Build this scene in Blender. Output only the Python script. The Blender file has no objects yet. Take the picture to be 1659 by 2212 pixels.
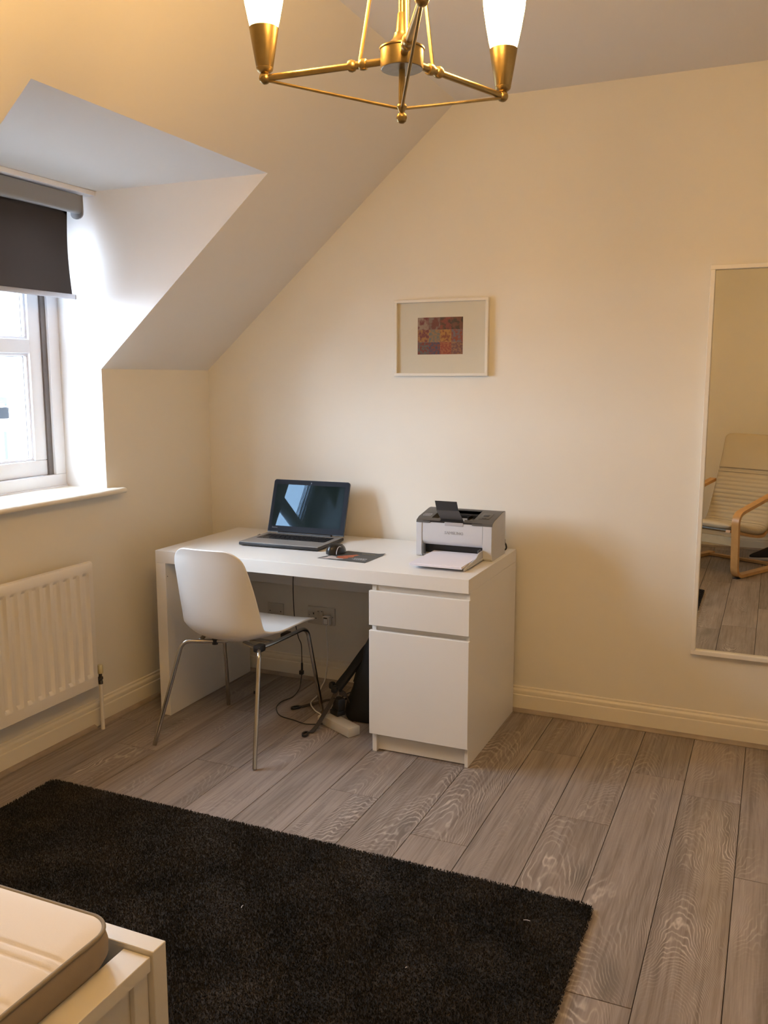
import bpy, bmesh, math, random
from mathutils import Vector, Matrix, noise
random.seed(7)
S = bpy.context.scene
COL = S.collection
PI = math.pi

# ---------------------------------------------------------------- camera
F_PX = 1920.22
cam_d = bpy.data.cameras.new('camera')
cam = bpy.data.objects.new('camera', cam_d)
COL.objects.link(cam)
cam_d.sensor_fit = 'HORIZONTAL'
cam_d.sensor_width = 36.0
cam_d.lens = F_PX / 1659 * 36.0
cam_d.clip_start = 0.02
yaw, pitch = 0.41387, -0.15003
cam.location = (2.3856, -3.6898, 1.4559)
cam.rotation_euler = (PI/2 + pitch, 0, yaw)
S.camera = cam

# ---------------------------------------------------------------- world, light, exposure
S.view_settings.view_transform = 'Standard'
S.view_settings.look = 'None'
S.view_settings.gamma = 1.0
S.view_settings.use_curve_mapping = False
S.view_settings.exposure = 0.06
SKY = 40.0
LAMP = 118.0
w = bpy.data.worlds.new('sky')
S.world = w
w.use_nodes = True
bg = w.node_tree.nodes['Background']
bg.inputs[0].default_value = (0.72, 0.85, 1.0, 1)      # even overcast sky
bg.inputs[1].default_value = SKY
pl = bpy.data.lights.new('window_portal', 'AREA')       # sampling portal at the window, gives no light of its own
pl.shape = 'RECTANGLE'; pl.size = 1.16; pl.size_y = 1.2
pl.cycles.is_portal = True
po = bpy.data.objects.new('window_portal', pl); COL.objects.link(po)
po.location = (-0.47, -1.325, 1.6)
po.rotation_euler = (0, -PI/2, 0)

# ---------------------------------------------------------------- helpers
def mesh_obj(name, bm, m=None, parent=None, smooth=None, loc=None):
    me = bpy.data.meshes.new(name)
    bmesh.ops.recalc_face_normals(bm, faces=bm.faces)
    bm.to_mesh(me); bm.free()
    if smooth is not None:
        for p in me.polygons: p.use_smooth = True
        me.set_sharp_from_angle(angle=math.radians(smooth))
    if m: me.materials.append(m)
    o = bpy.data.objects.new(name, me); COL.objects.link(o)
    if loc: o.location = loc
    if parent: o.parent = parent
    return o

def thing(name, label, cat, loc=(0, 0, 0), rz=0, group=None):
    o = bpy.data.objects.new(name, None); COL.objects.link(o)
    o.empty_display_size = .05
    o.location = loc; o.rotation_euler = (0, 0, rz)
    o['label'] = label; o['category'] = cat
    if group: o['group'] = group
    return o

def tag(o, label, cat, group=None):
    o['label'] = label; o['category'] = cat
    if group: o['group'] = group
    return o

def struct(o):
    o['kind'] = 'structure'; return o

def box(bm, x0, x1, y0, y1, z0, z1, bev=0.0, seg=2, mat=None):
    r = bmesh.ops.create_cube(bm, size=1)
    vs = r['verts']
    for v in vs:
        v.co = Vector(((x0+x1)/2 + v.co.x*(x1-x0), (y0+y1)/2 + v.co.y*(y1-y0), (z0+z1)/2 + v.co.z*(z1-z0)))
    if bev > 0:
        es = {e for v in vs for e in v.link_edges}
        r2 = bmesh.ops.bevel(bm, geom=list(es), offset=bev, segments=seg, affect='EDGES', profile=.5)
        vs = list({v for f in r2['faces'] for v in f.verts} | {v for v in vs if v.is_valid})
    if mat is not None:
        for v in vs: v.co = mat @ v.co
    return vs

def catmull(pts, n=8):
    pts = [Vector(p) for p in pts]
    out = []
    P = [2*pts[0]-pts[1]] + pts + [2*pts[-1]-pts[-2]]
    for i in range(1, len(P)-2):
        a, b, c, d = P[i-1], P[i], P[i+1], P[i+2]
        for k in range(n):
            t = k/n
            out.append(.5*((2*b)+(c-a)*t+(2*a-5*b+4*c-d)*t*t+(3*b-a-3*c+d)*t**3))
    out.append(pts[-1])
    return out

def fillet(pts, r, n=6):
    """polyline with rounded corners"""
    pts = [Vector(p) for p in pts]
    out = [pts[0]]
    for i in range(1, len(pts)-1):
        a, b, c = pts[i-1], pts[i], pts[i+1]
        u = (a-b); v = (c-b)
        rr = min(r, u.length*.49, v.length*.49)
        p0 = b+u.normalized()*rr; p1 = b+v.normalized()*rr
        for k in range(n+1):
            t = k/n
            out.append((1-t)**2*p0+2*t*(1-t)*b+t*t*p1)
    out.append(pts[-1])
    return out

def frames(pts):
    pts = [Vector(p) for p in pts]
    T = []
    for i in range(len(pts)):
        a = pts[max(i-1, 0)]; b = pts[min(i+1, len(pts)-1)]
        T.append((b-a).normalized())
    up = Vector((0, 0, 1)) if abs(T[0].z) < .9 else Vector((1, 0, 0))
    N = (up - T[0]*up.dot(T[0])).normalized()
    out = []
    for t in T:
        N = (N - t*N.dot(t))
        N = N.normalized() if N.length > 1e-6 else Vector((1, 0, 0))
        out.append((t, N, t.cross(N)))
    return pts, out

def tube(bm, pts, r, seg=12, cap=True):
    pts, fr = frames(pts)
    rings = []
    for i, (p, (t, n, b)) in enumerate(zip(pts, fr)):
        ri = r[i] if isinstance(r, (list, tuple)) else r
        rings.append([bm.verts.new(p+ri*(math.cos(2*PI*k/seg)*n+math.sin(2*PI*k/seg)*b)) for k in range(seg)])
    for a, c in zip(rings, rings[1:]):
        for k in range(seg):
            bm.faces.new((a[k], a[(k+1) % seg], c[(k+1) % seg], c[k]))
    if cap:
        bm.faces.new(rings[0][::-1]); bm.faces.new(rings[-1])
    return rings

def strap(bm, pts, wid, wdir, th=.002):
    """flat webbing: width along wdir"""
    pts, fr = frames(pts)
    prev = None
    wd0 = Vector(wdir).normalized()
    for i, (p, (t, n, b)) in enumerate(zip(pts, fr)):
        wi = wid[i] if isinstance(wid, (list, tuple)) else wid
        ti = th[i] if isinstance(th, (list, tuple)) else th
        wd = (wd0-t*wd0.dot(t)).normalized(); nn = t.cross(wd)
        ring = [bm.verts.new(p+wd*sx*wi/2+nn*sy*ti/2) for sx, sy in ((-1, -1), (-.8, -1.3), (.8, -1.3), (1, -1), (1, 1), (.8, 1.3), (-.8, 1.3), (-1, 1))]
        if prev:
            for k in range(8): bm.faces.new((prev[k], prev[(k+1) % 8], ring[(k+1) % 8], ring[k]))
        else: bm.faces.new(ring[::-1])
        prev = ring
    bm.faces.new(prev)

def lathe(bm, prof, c=(0, 0, 0), seg=32, mat=None):
    c = Vector(c); rings = []
    for r, z in prof:
        if r < 1e-6:
            rings.append([bm.verts.new(c+Vector((0, 0, z)))])
        else:
            rings.append([bm.verts.new(c+Vector((r*math.cos(2*PI*k/seg), r*math.sin(2*PI*k/seg), z))) for k in range(seg)])
    for a, b in zip(rings, rings[1:]):
        for k in range(seg):
            k2 = (k+1) % seg
            if len(a) == 1 and len(b) == 1: continue
            if len(a) == 1: bm.faces.new((a[0], b[k], b[k2]))
            elif len(b) == 1: bm.faces.new((a[k], a[k2], b[0]))
            else: bm.faces.new((a[k], a[k2], b[k2], b[k]))
    if mat is not None:
        for rg in rings:
            for v in rg: v.co = mat @ v.co

def prism(bm, poly, axis, a, b):
    """poly: 2-D points, extruded along axis 'x','y','z' between a and b"""
    def P(u, v, t):
        return {'x': (t, u, v), 'y': (u, t, v), 'z': (u, v, t)}[axis]
    A = [bm.verts.new(P(u, v, a)) for u, v in poly]
    B = [bm.verts.new(P(u, v, b)) for u, v in poly]
    bm.faces.new(A[::-1]); bm.faces.new(B)
    n = len(poly)
    for i in range(n):
        bm.faces.new((A[i], A[(i+1) % n], B[(i+1) % n], B[i]))
    return A+B

def bmn(): return bmesh.new()

def quick(name, fn, m, parent=None, smooth=None):
    bm = bmn(); fn(bm); return mesh_obj(name, bm, m, parent, smooth)

# ---------------------------------------------------------------- materials
def mat(name, col, rough=.5, metal=0, spec=.5, coat=0, bump=0, bscale=200, var=0, vscale=3, coat_rough=.05):
    m = bpy.data.materials.new(name); m.use_nodes = True
    nt = m.node_tree; b = nt.nodes['Principled BSDF']
    b.inputs['Base Color'].default_value = (*col, 1)
    b.inputs['Roughness'].default_value = rough
    b.inputs['Metallic'].default_value = metal
    b.inputs['Specular IOR Level'].default_value = spec
    b.inputs['Coat Weight'].default_value = coat
    b.inputs['Coat Roughness'].default_value = coat_rough
    tc = nt.nodes.new('ShaderNodeTexCoord')
    n = nt.nodes.new('ShaderNodeTexNoise'); n.inputs['Scale'].default_value = vscale; n.inputs['Detail'].default_value = 3
    nt.links.new(tc.outputs['Object'], n.inputs['Vector'])
    mr = nt.nodes.new('ShaderNodeMapRange')
    mr.inputs[1].default_value = .3; mr.inputs[2].default_value = .7
    mr.inputs[3].default_value = 1-var; mr.inputs[4].default_value = 1+var
    nt.links.new(n.outputs[0], mr.inputs[0])
    mx = nt.nodes.new('ShaderNodeVectorMath'); mx.operation = 'SCALE'
    mx.inputs[0].default_value = col
    nt.links.new(mr.outputs[0], mx.inputs['Scale'])
    if var > 0: nt.links.new(mx.outputs[0], b.inputs['Base Color'])
    if bump > 0:
        n2 = nt.nodes.new('ShaderNodeTexNoise'); n2.inputs['Scale'].default_value = bscale; n2.inputs['Detail'].default_value = 4
        nt.links.new(tc.outputs['Object'], n2.inputs['Vector'])
        bp = nt.nodes.new('ShaderNodeBump'); bp.inputs['Strength'].default_value = bump; bp.inputs['Distance'].default_value = .001
        nt.links.new(n2.outputs[0], bp.inputs['Height']); nt.links.new(bp.outputs[0], b.inputs['Normal'])
    return m

M = {}
M['wall'] = mat('wall_paint', (.80, .768, .69), .6, spec=.3, bump=.12, bscale=180, var=.01)
M['ceil'] = mat('ceiling_paint', (.80, .775, .75), .85, spec=.2, bump=.1, bscale=180)
M['skirt'] = mat('gloss_trim_paint', (.80, .75, .64), .3, bump=.03, bscale=40)
M['bead'] = mat('beading_laminate', (.33, .27, .22), .45, var=.15, vscale=12)
M['upvc'] = mat('white_upvc', (.86, .88, .93), .25, bump=.02, bscale=30)
M['gasket'] = mat('grey_gasket', (.16, .14, .13), .6, var=.1, vscale=8)
M['desk'] = mat('white_foil', (.80, .785, .75), .33, bump=.08, bscale=500)
M['white_plastic'] = mat('white_plastic', (.82, .81, .79), .32, bump=.06, bscale=900)
M['rad'] = mat('radiator_enamel', (.80, .765, .71), .35, var=.01)
M['chrome'] = mat('chrome', (.48, .46, .43), .16, metal=1, var=.05, vscale=30)
M['blackp'] = mat('black_plastic', (.018, .018, .02), .38, bump=.05, bscale=600)
M['key'] = mat('key_black', (.012, .012, .014), .35, var=.1)
M['laptop_grey'] = mat('laptop_aluminium', (.33, .32, .31), .42, metal=.3, bump=.04, bscale=900)
M['bezel'] = mat('laptop_bezel', (.006, .008, .016), .5, spec=.18, bump=.02, bscale=500)
M['screen'] = mat('laptop_glass', (.012, .020, .020), .012, spec=.22, var=.05)
M['screen'].node_tree.nodes['Principled BSDF'].inputs['Specular Tint'].default_value = (.55, .78, 1, 1)  # blue of the sky put into the screen's reflection colour
M['brass'] = mat('antique_brass', (.37, .27, .115), .36, metal=1, bump=.05, bscale=300, var=.12, vscale=40)
M['brass_dark'] = mat('brass_underside', (.30, .27, .22), .35, metal=1, var=.1, vscale=60)
M['printer_relief'] = mat('printer_relief_grey', (.40, .41, .44), .5, bump=.05)
M['printer'] = mat('printer_grey', (.54, .55, .58), .45, bump=.05, bscale=700)
M['printer_dark'] = mat('printer_charcoal', (.075, .072, .068), .42, bump=.06, bscale=700)
M['black_gloss'] = mat('black_gloss', (.012, .012, .013), .28, var=.1)
M['paper'] = mat('paper', (.80, .78, .86), .8, bump=.03, bscale=300)
M['mount'] = mat('mount_card', (.74, .70, .60), .7, bump=.1, bscale=900)
M['frame'] = mat('frame_lacquer', (.80, .76, .68), .4, bump=.02, bscale=100)
M['blind'] = mat('blind_fabric', (.075, .06, .052), .85, bump=.3, bscale=900, var=.04, vscale=4)
M['cassette'] = mat('cassette_aluminium', (.27, .27, .275), .4, metal=.3, var=.02)
M['bar'] = mat('blind_bar_aluminium', (.50, .50, .54), .35, metal=.4, var=.02)
M['mattress'] = mat('mattress_cover', (.86, .80, .72), .85, bump=.35, bscale=350)
M['mattress_side'] = mat('mattress_border', (.29, .235, .18), .9, bump=.4, bscale=500, var=.06, vscale=10)
M['piping'] = mat('mattress_piping', (.30, .255, .19), .85, bump=.4, bscale=700)
M['bed'] = mat('bed_white_foil', (.82, .78, .70), .3, bump=.04, bscale=400)
M['birch'] = mat('birch_veneer', (.62, .36, .14), .35, var=.12, vscale=14)
M['pale_birch'] = mat('pale_birch_veneer', (.50, .42, .28), .5, var=.08, vscale=14)
M['cushion'] = mat('cushion_cotton', (.56, .50, .38), .9, bump=.4, bscale=500, var=.03)
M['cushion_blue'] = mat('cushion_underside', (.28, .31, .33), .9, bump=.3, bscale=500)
M['nylon'] = mat('black_nylon', (.010, .010, .011), .75, bump=.5, bscale=500, var=.2, vscale=12)
M['webbing'] = mat('grey_webbing', (.060, .052, .048), .8, bump=.6, bscale=900, var=.1, vscale=30)
M['socket'] = mat('socket_plastic', (.62, .58, .50), .4, var=.02)
M['dark'] = mat('dark_slot', (.02, .018, .016), .6, var=.1)
M['brassfit'] = mat('valve_metal', (.12, .11, .10), .4, metal=.8, var=.2, vscale=60)
M['cap'] = mat('valve_cap', (.66, .60, .36), .5, var=.04)
M['underlay'] = mat('floor_joint_dark', (.05, .04, .035), .9, var=.1)
M['shoe'] = mat('shoe_canvas', (.02, .02, .025), .85, bump=.4, bscale=500)
M['sole'] = mat('shoe_sole', (.65, .65, .65), .6, var=.05)
M['render_wall'] = mat('outside_render', (.75, .75, .74), .9, bump=.2, bscale=40)
M['slate'] = mat('slate_roof', (.005, .0085, .016), .6, bump=.6, bscale=20, var=.25, vscale=6)
M['dark_out'] = mat('outside_dark', (.0012, .0016, .0025), .6, spec=.1, var=.2)
M['ext_frame'] = mat('outside_window_frame', (.005, .013, .015), .5, var=.05)
M['lettering_grey'] = mat('lettering_grey', (.22, .22, .24), .5)
M['ink'] = mat('pale_ink', (.50, .51, .54), .6)
M['gold_ink'] = mat('ochre_ink', (.30, .24, .10), .6)
M['leaflet'] = mat('leaflet_dark_print', (.062, .068, .070), .5, var=.08, vscale=30)
M['leaf_orange'] = mat('leaflet_orange_print', (.42, .10, .04), .45, var=.3, vscale=60)
M['leaf_pale'] = mat('leaflet_pale_print', (.52, .45, .42), .5, var=.15, vscale=60)

def mirror_mat():
    m = bpy.data.materials.new('mirror_glass'); m.use_nodes = True
    b = m.node_tree.nodes['Principled BSDF']
    b.inputs['Base Color'].default_value = (.80, .79, .72, 1)
    b.inputs['Metallic'].default_value = 1; b.inputs['Roughness'].default_value = .005
    return m
M['mirror'] = mirror_mat()

def glass_mat(name, tint=(.96, .98, 1.0), refl=1.0):
    m = bpy.data.materials.new(name); m.use_nodes = True
    nt = m.node_tree; nt.nodes.clear()
    out = nt.nodes.new('ShaderNodeOutputMaterial')
    tr = nt.nodes.new('ShaderNodeBsdfTransparent'); tr.inputs[0].default_value = (*tint, 1)
    gl = nt.nodes.new('ShaderNodeBsdfGlossy'); gl.inputs['Roughness'].default_value = .01
    fr = nt.nodes.new('ShaderNodeLayerWeight'); fr.inputs[0].default_value = .5
    pw = nt.nodes.new('ShaderNodeMath'); pw.operation = 'POWER'; pw.inputs[1].default_value = 5
    mu = nt.nodes.new('ShaderNodeMath'); mu.operation = 'MULTIPLY_ADD'; mu.inputs[1].default_value = .9*refl; mu.inputs[2].default_value = .03*refl
    nt.links.new(fr.outputs['Facing'], pw.inputs[0])
    mx = nt.nodes.new('ShaderNodeMixShader')
    nt.links.new(pw.outputs[0], mu.inputs[0]); nt.links.new(mu.outputs[0], mx.inputs[0])
    nt.links.new(tr.outputs[0], mx.inputs[1]); nt.links.new(gl.outputs[0], mx.inputs[2])
    nt.links.new(mx.outputs[0], out.inputs[0])
    return m
M['glass'] = glass_mat('window_glass')
M['pic_glass'] = glass_mat('picture_glass', (.97, .97, .96), .6)

def emit_mat():
    m = bpy.data.materials.new('lit_opal_glass'); m.use_nodes = True
    nt = m.node_tree; b = nt.nodes['Principled BSDF']
    b.inputs['Base Color'].default_value = (.9, .85, .75, 1)
    b.inputs['Roughness'].default_value = .3
    b.inputs['Emission Color'].default_value = (1.0, .58, .19, 1)
    b.inputs['Emission Strength'].default_value = LAMP
    return m
M['opal'] = emit_mat()

def wood_floor():
    m = bpy.data.materials.new('grey_oak_laminate'); m.use_nodes = True
    nt = m.node_tree; L = nt.links; N = nt.nodes.new
    b = nt.nodes['Principled BSDF']
    def math_(op, a, c=None, clamp=False):
        n = N('ShaderNodeMath'); n.operation = op; n.use_clamp = clamp
        for i, x in enumerate((a, c)):
            if x is None: continue
            if isinstance(x, (int, float)): n.inputs[i].default_value = x
            else: L.new(x, n.inputs[i])
        return n.outputs[0]
    def noise_(vec, scale, detail=3, rough=.5):
        n = N('ShaderNodeTexNoise'); n.inputs['Scale'].default_value = scale
        n.inputs['Detail'].default_value = detail; n.inputs['Roughness'].default_value = rough
        L.new(vec, n.inputs['Vector']); return n.outputs[0]
    def scalev(vec, s):
        n = N('ShaderNodeVectorMath'); n.operation = 'MULTIPLY'; n.inputs[1].default_value = s
        L.new(vec, n.inputs[0]); return n.outputs[0]
    def mr(x, a, c, d, e):
        n = N('ShaderNodeMapRange'); L.new(x, n.inputs[0])
        for i, v in enumerate((a, c, d, e)):
            n.inputs[i+1].default_value = v
        return n.outputs[0]
    def mix(f, A, B):
        n = N('ShaderNodeMix'); n.data_type = 'RGBA'
        if isinstance(f, (int, float)): n.inputs[0].default_value = f
        else: L.new(f, n.inputs[0])
        for i, x in ((6, A), (7, B)):
            if isinstance(x, tuple): n.inputs[i].default_value = (*x, 1)
            else: L.new(x, n.inputs[i])
        return n.outputs[2]
    tc = N('ShaderNodeTexCoord'); oi = N('ShaderNodeObjectInfo')
    sc = N('ShaderNodeSeparateColor'); L.new(oi.outputs['Color'], sc.inputs[0])
    R, G, B = sc.outputs
    off = N('ShaderNodeCombineXYZ')
    L.new(math_('MULTIPLY', B, 37.0), off.inputs[0]); L.new(math_('MULTIPLY', G, 53.0), off.inputs[1]); L.new(math_('MULTIPLY', R, 91.0), off.inputs[2])
    add = N('ShaderNodeVectorMath'); L.new(tc.outputs['Object'], add.inputs[0]); L.new(off.outputs[0], add.inputs[1])
    P = add.outputs[0]
    sx = N('ShaderNodeSeparateXYZ'); L.new(tc.outputs['Object'], sx.inputs[0])
    X, Y = sx.outputs[0], sx.outputs[1]
    # cathedral grain
    xo = math_('ADD', X, mr(B, 0, 1, -.05, .05))
    wx = noise_(scalev(P, (5, 1.6, 1)), 1.0, 2)
    xo = math_('ADD', xo, math_('MULTIPLY', math_('SUBTRACT', wx, .5), .16))
    x2 = math_('MULTIPLY', math_('MULTIPLY', xo, xo), 30.0)
    w1 = noise_(scalev(P, (9, 3.2, 1)), 1.0, 3)
    w2 = noise_(scalev(P, (60, 22, 1)), 1.0, 2)
    w0 = noise_(scalev(P, (.5, 1.7, 1)), 1.0, 1)
    v = math_('ADD', math_('ADD', math_('MULTIPLY', Y, 1.0), x2), math_('ADD', math_('MULTIPLY', w1, .40), math_('ADD', math_('MULTIPLY', w2, .020), math_('MULTIPLY', w0, .7))))
    ph = math_('FRACT', math_('MULTIPLY', v, mr(math_('FRACT', math_('MULTIPLY', math_('ADD', R, B), 7.3)), 0, 1, 17.0, 34.0)))
    d = math_('ABSOLUTE', math_('SUBTRACT', ph, .5))
    line = mr(d, .24, .46, 0, 1)
    line = math_('POWER', line, 1.6, True)
    msk = noise_(scalev(P, (7, 2.0, 1)), 1.0, 2)
    msk = mr(msk, .40, .64, .06, 1)
    mk2 = noise_(scalev(P, (24, 9, 1)), 1.0, 2)
    msk = math_('MULTIPLY', msk, mr(mk2, .35, .6, .35, 1.15))
    gmul = mr(G, 0, 1, .12, 1.15)
    fine = noise_(scalev(P, (260, 9, 1)), 1.0, 2, .6)
    line = math_('MULTIPLY', math_('MULTIPLY', line, msk), math_('MULTIPLY', gmul, mr(fine, .3, .7, .5, 1.1)), True)
    # base
    tone = mix(R, (.225, .178, .152), (.385, .322, .288))
    broad = noise_(scalev(P, (11, 1.1, 1)), 1.0, 3)
    tone = mix(mr(broad, .36, .62, 0, .75), tone, (.165, .135, .118))
    streak = noise_(scalev(P, (95, 3.0, 1)), 1.0, 3, .65)
    tone = mix(mr(streak, .42, .70, 0, .60), tone, (.43, .37, .335))
    tone = mix(mr(streak, .28, .46, .55, 0), tone, (.13, .105, .09))
    knot = noise_(scalev(P, (8, 2.6, 1)), 1.0, 1)
    tone = mix(mr(knot, .66, .80, 0, .75), tone, (.13, .115, .10))
    tone = mix(mr(fine, .35, .7, .28, 0), tone, (.17, .14, .12))
    colr = mix(math_('MULTIPLY', line, .85), tone, (.60, .53, .48))
    L.new(colr, b.inputs['Base Color'])
    L.new(mr(fine, .3, .7, .34, .46), b.inputs['Roughness'])
    bp = N('ShaderNodeBump'); bp.inputs['Strength'].default_value = .18; bp.inputs['Distance'].default_value = .0006
    L.new(math_('ADD', fine, math_('MULTIPLY', line, -.5)), bp.inputs['Height']); L.new(bp.outputs[0], b.inputs['Normal'])
    return m
M['floor'] = wood_floor()

def rug_mat():
    m = bpy.data.materials.new('rug_pile'); m.use_nodes = True
    nt = m.node_tree; L = nt.links; b = nt.nodes['Principled BSDF']
    tc = nt.nodes.new('ShaderNodeTexCoord')
    def nz(s, d):
        n = nt.nodes.new('ShaderNodeTexNoise'); n.inputs['Scale'].default_value = s; n.inputs['Detail'].default_value = d
        L.new(tc.outputs['Object'], n.inputs['Vector']); return n
    n1 = nz(5.5, 3); n2 = nz(160, 2)
    cr = nt.nodes.new('ShaderNodeValToRGB'); L.new(n1.outputs[0], cr.inputs[0])
    cr.color_ramp.elements[0].position = .36; cr.color_ramp.elements[0].color = (.0092, .0080, .0074, 1)
    cr.color_ramp.elements[1].position = .66; cr.color_ramp.elements[1].color = (.031, .025, .0205, 1)
    mr = nt.nodes.new('ShaderNodeMapRange'); L.new(n2.outputs[0], mr.inputs[0])
    mr.inputs[1].default_value = .35; mr.inputs[2].default_value = .7; mr.inputs[3].default_value = .55; mr.inputs[4].default_value = 2.0
    vm = nt.nodes.new('ShaderNodeVectorMath'); vm.operation = 'SCALE'
    L.new(cr.outputs[0], vm.inputs[0]); L.new(mr.outputs[0], vm.inputs['Scale'])
    L.new(vm.outputs[0], b.inputs['Base Color'])
    b.inputs['Roughness'].default_value = .9; b.inputs['Specular IOR Level'].default_value = .15
    b.inputs['Sheen Weight'].default_value = .15; b.inputs['Sheen Roughness'].default_value = .5
    return m
M['rug'] = rug_mat()

def blotch_mat(name, ca, cb, scale=60, thr=.5):
    m = bpy.data.materials.new(name); m.use_nodes = True
    nt = m.node_tree; L = nt.links; b = nt.nodes['Principled BSDF']
    tc = nt.nodes.new('ShaderNodeTexCoord'); n = nt.nodes.new('ShaderNodeTexNoise')
    n.inputs['Scale'].default_value = scale; n.inputs['Detail'].default_value = 4
    L.new(tc.outputs['Object'], n.inputs['Vector'])
    cr = nt.nodes.new('ShaderNodeValToRGB'); L.new(n.outputs[0], cr.inputs[0])
    cr.color_ramp.elements[0].position = thr-.08; cr.color_ramp.elements[0].color = (*ca, 1)
    cr.color_ramp.elements[1].position = thr+.08; cr.color_ramp.elements[1].color = (*cb, 1)
    L.new(cr.outputs[0], b.inputs['Base Color']); b.inputs['Roughness'].default_value = .6
    return m

# ================================================================ SETTING
XW, ZC, ZK = -0.177, 2.59, 1.491          # knee wall plane, ceiling height, knee wall height
SL = (ZC-ZK)/(1.093-XW)                    # slope of the sloped ceiling
YD0, YD1, ZD, XF = -0.757, -1.89, 2.193, -0.393   # dormer reveal, its other side, its ceiling, window plane
YR, XR = -4.47, 3.95                       # rear wall, right wall
def zs(x): return ZK+SL*(x-XW)
XD = XW+(ZD-ZK)/SL

# floor: dark base with every plank a part of its own
bm = bmn(); box(bm, XW-.1, XR+.1, YR-.1, .1, -.10, -.0035)
floor = struct(mesh_obj('floor', bm, M['underlay']))
PW, PL_, GAP = .19365, 1.292, .0011
x_first = 2.160-12*PW-.0               # seam positions follow the laying pattern
joint = {}
known = {0: -1.003, 1: -.505, 2: -1.003, 3: -1.46, 4: -1.40, 5: -1.02, 6: -.66, 7: -1.20, 8: -.393, 9: -.887, 10: -.447, 11: -.557, 12: -1.05}
x_row0 = 2.160-11*PW                    # left edge of row 0
full_mesh = None
def plank_mesh(wd, ln):
    b_ = bmn(); box(b_, -wd/2+GAP, wd/2-GAP, -ln/2+GAP, ln/2-GAP, -.0045, 0, 0)
    top = [e for e in b_.edges if all(v.co.z > -.001 for v in e.verts)]
    bmesh.ops.bevel(b_, geom=top, offset=.0007, segments=1, affect='EDGES')
    me = bpy.data.meshes.new('plank'); bmesh.ops.recalc_face_normals(b_, faces=b_.faces); b_.to_mesh(me); b_.free()
    me.materials.append(M['floor']); return me
cache = {}
strong = {(8, 0): 1, (10, 1): .9, (11, 1): 1, (7, 0): 1, (4, 0): .7, (9, 1): .9, (6, 1): .9, (5, 1): 1, (2, 1): .6, (9, 0): .5, (10, 0): .6}
for row in range(-2, 21):
    xa, xb = x_row0+row*PW, x_row0+(row+1)*PW
    xa2, xb2 = max(xa, XW+.004), min(xb, XR-.004)
    if xb2-xa2 < .02: continue
    j = known.get(row, -((row*.43) % 1)*PL_-.05)
    while j < -.06: j += PL_
    ys = [-.006]
    t = j-PL_
    if t > -.05: t -= PL_
    while t > YR+.05: ys.append(t); t -= PL_
    ys.append(YR+.006)
    for k in range(len(ys)-1):
        ya, yb = ys[k+1], ys[k]
        key = (round(xb2-xa2, 4), round(yb-ya, 4))
        if key not in cache: cache[key] = plank_mesh(*key)
        o = bpy.data.objects.new('plank', cache[key]); COL.objects.link(o)
        o.location = ((xa2+xb2)/2, (ya+yb)/2, random.uniform(-.0002, .0002)); o.parent = floor
        o.color = (random.random(), strong.get((row, k), random.random()**1.2), random.random(), 1)

# walls
def wall(name, fn, m='wall'):
    b_ = bmn(); fn(b_); return struct(mesh_obj(name, b_, M[m]))
wall('wall_back', lambda b_: prism(b_, [(XW-.25, -.1), (XR+.1, -.1), (XR+.1, ZC+.1), (1.093, ZC+.1), (XW-.25, ZK+.02)], 'y', 0, .12))
wall('wall_right', lambda b_: box(b_, XR, XR+.12, YR-.1, .12, -.1, ZC+.1))
wall('wall_front', lambda b_: prism(b_, [(XW-.25, -.1), (XR+.1, -.1), (XR+.1, ZC+.1), (1.093, ZC+.1), (XW-.25, ZK+.02)], 'y', YR-.12, YR))
def f(b_):
    prism(b_, [(XW, -.1), (XW, ZK), (XW-.30, zs(XW-.30)), (XW-.30, -.1)], 'y', YD0+.0006, .12)
    prism(b_, [(XW, -.1), (XW, ZK), (XW-.30, zs(XW-.30)), (XW-.30, -.1)], 'y', YR-.12, YD1-.0006)
    box(b_, XW-.29, XW, YD1-.0006, YD0+.0006, -.1, .9715)
wall('wall_left', f)
def f(b_):
    t = .14
    for ya, yb, xs in ((YD0+.0005, .12, XW), (YR-.12, YD1-.0005, XW), (YD1-.001, YD0+.001, XD)):
        x0 = xs if xs != XW else XW-.02
        prism(b_, [(x0, zs(x0)), (1.093, ZC), (1.093, ZC+t), (x0, zs(x0)+t*1.3)], 'y', ya, yb)
    box(b_, 1.092, XR+.12, YR-.12, .12, ZC, ZC+t)
wall('ceiling', f, 'ceil')
for nm, ya, yb in (('wall_dormer_right', YD0, YD0+.10), ('wall_dormer_left', YD1-.10, YD1)):
    wall(nm, lambda b_: prism(b_, [(XW-.0006, .95), (XW-.0006, ZK), (XD, ZD), (XD+.02, ZD+.12), (-.56, ZD+.12), (-.56, .95)], 'y', ya, yb), 'ceil')
wall('ceiling_dormer', lambda b_: box(b_, -.56, XD+.0, YD1-.1, YD0+.1, ZD, ZD+.10), 'ceil')

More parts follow.
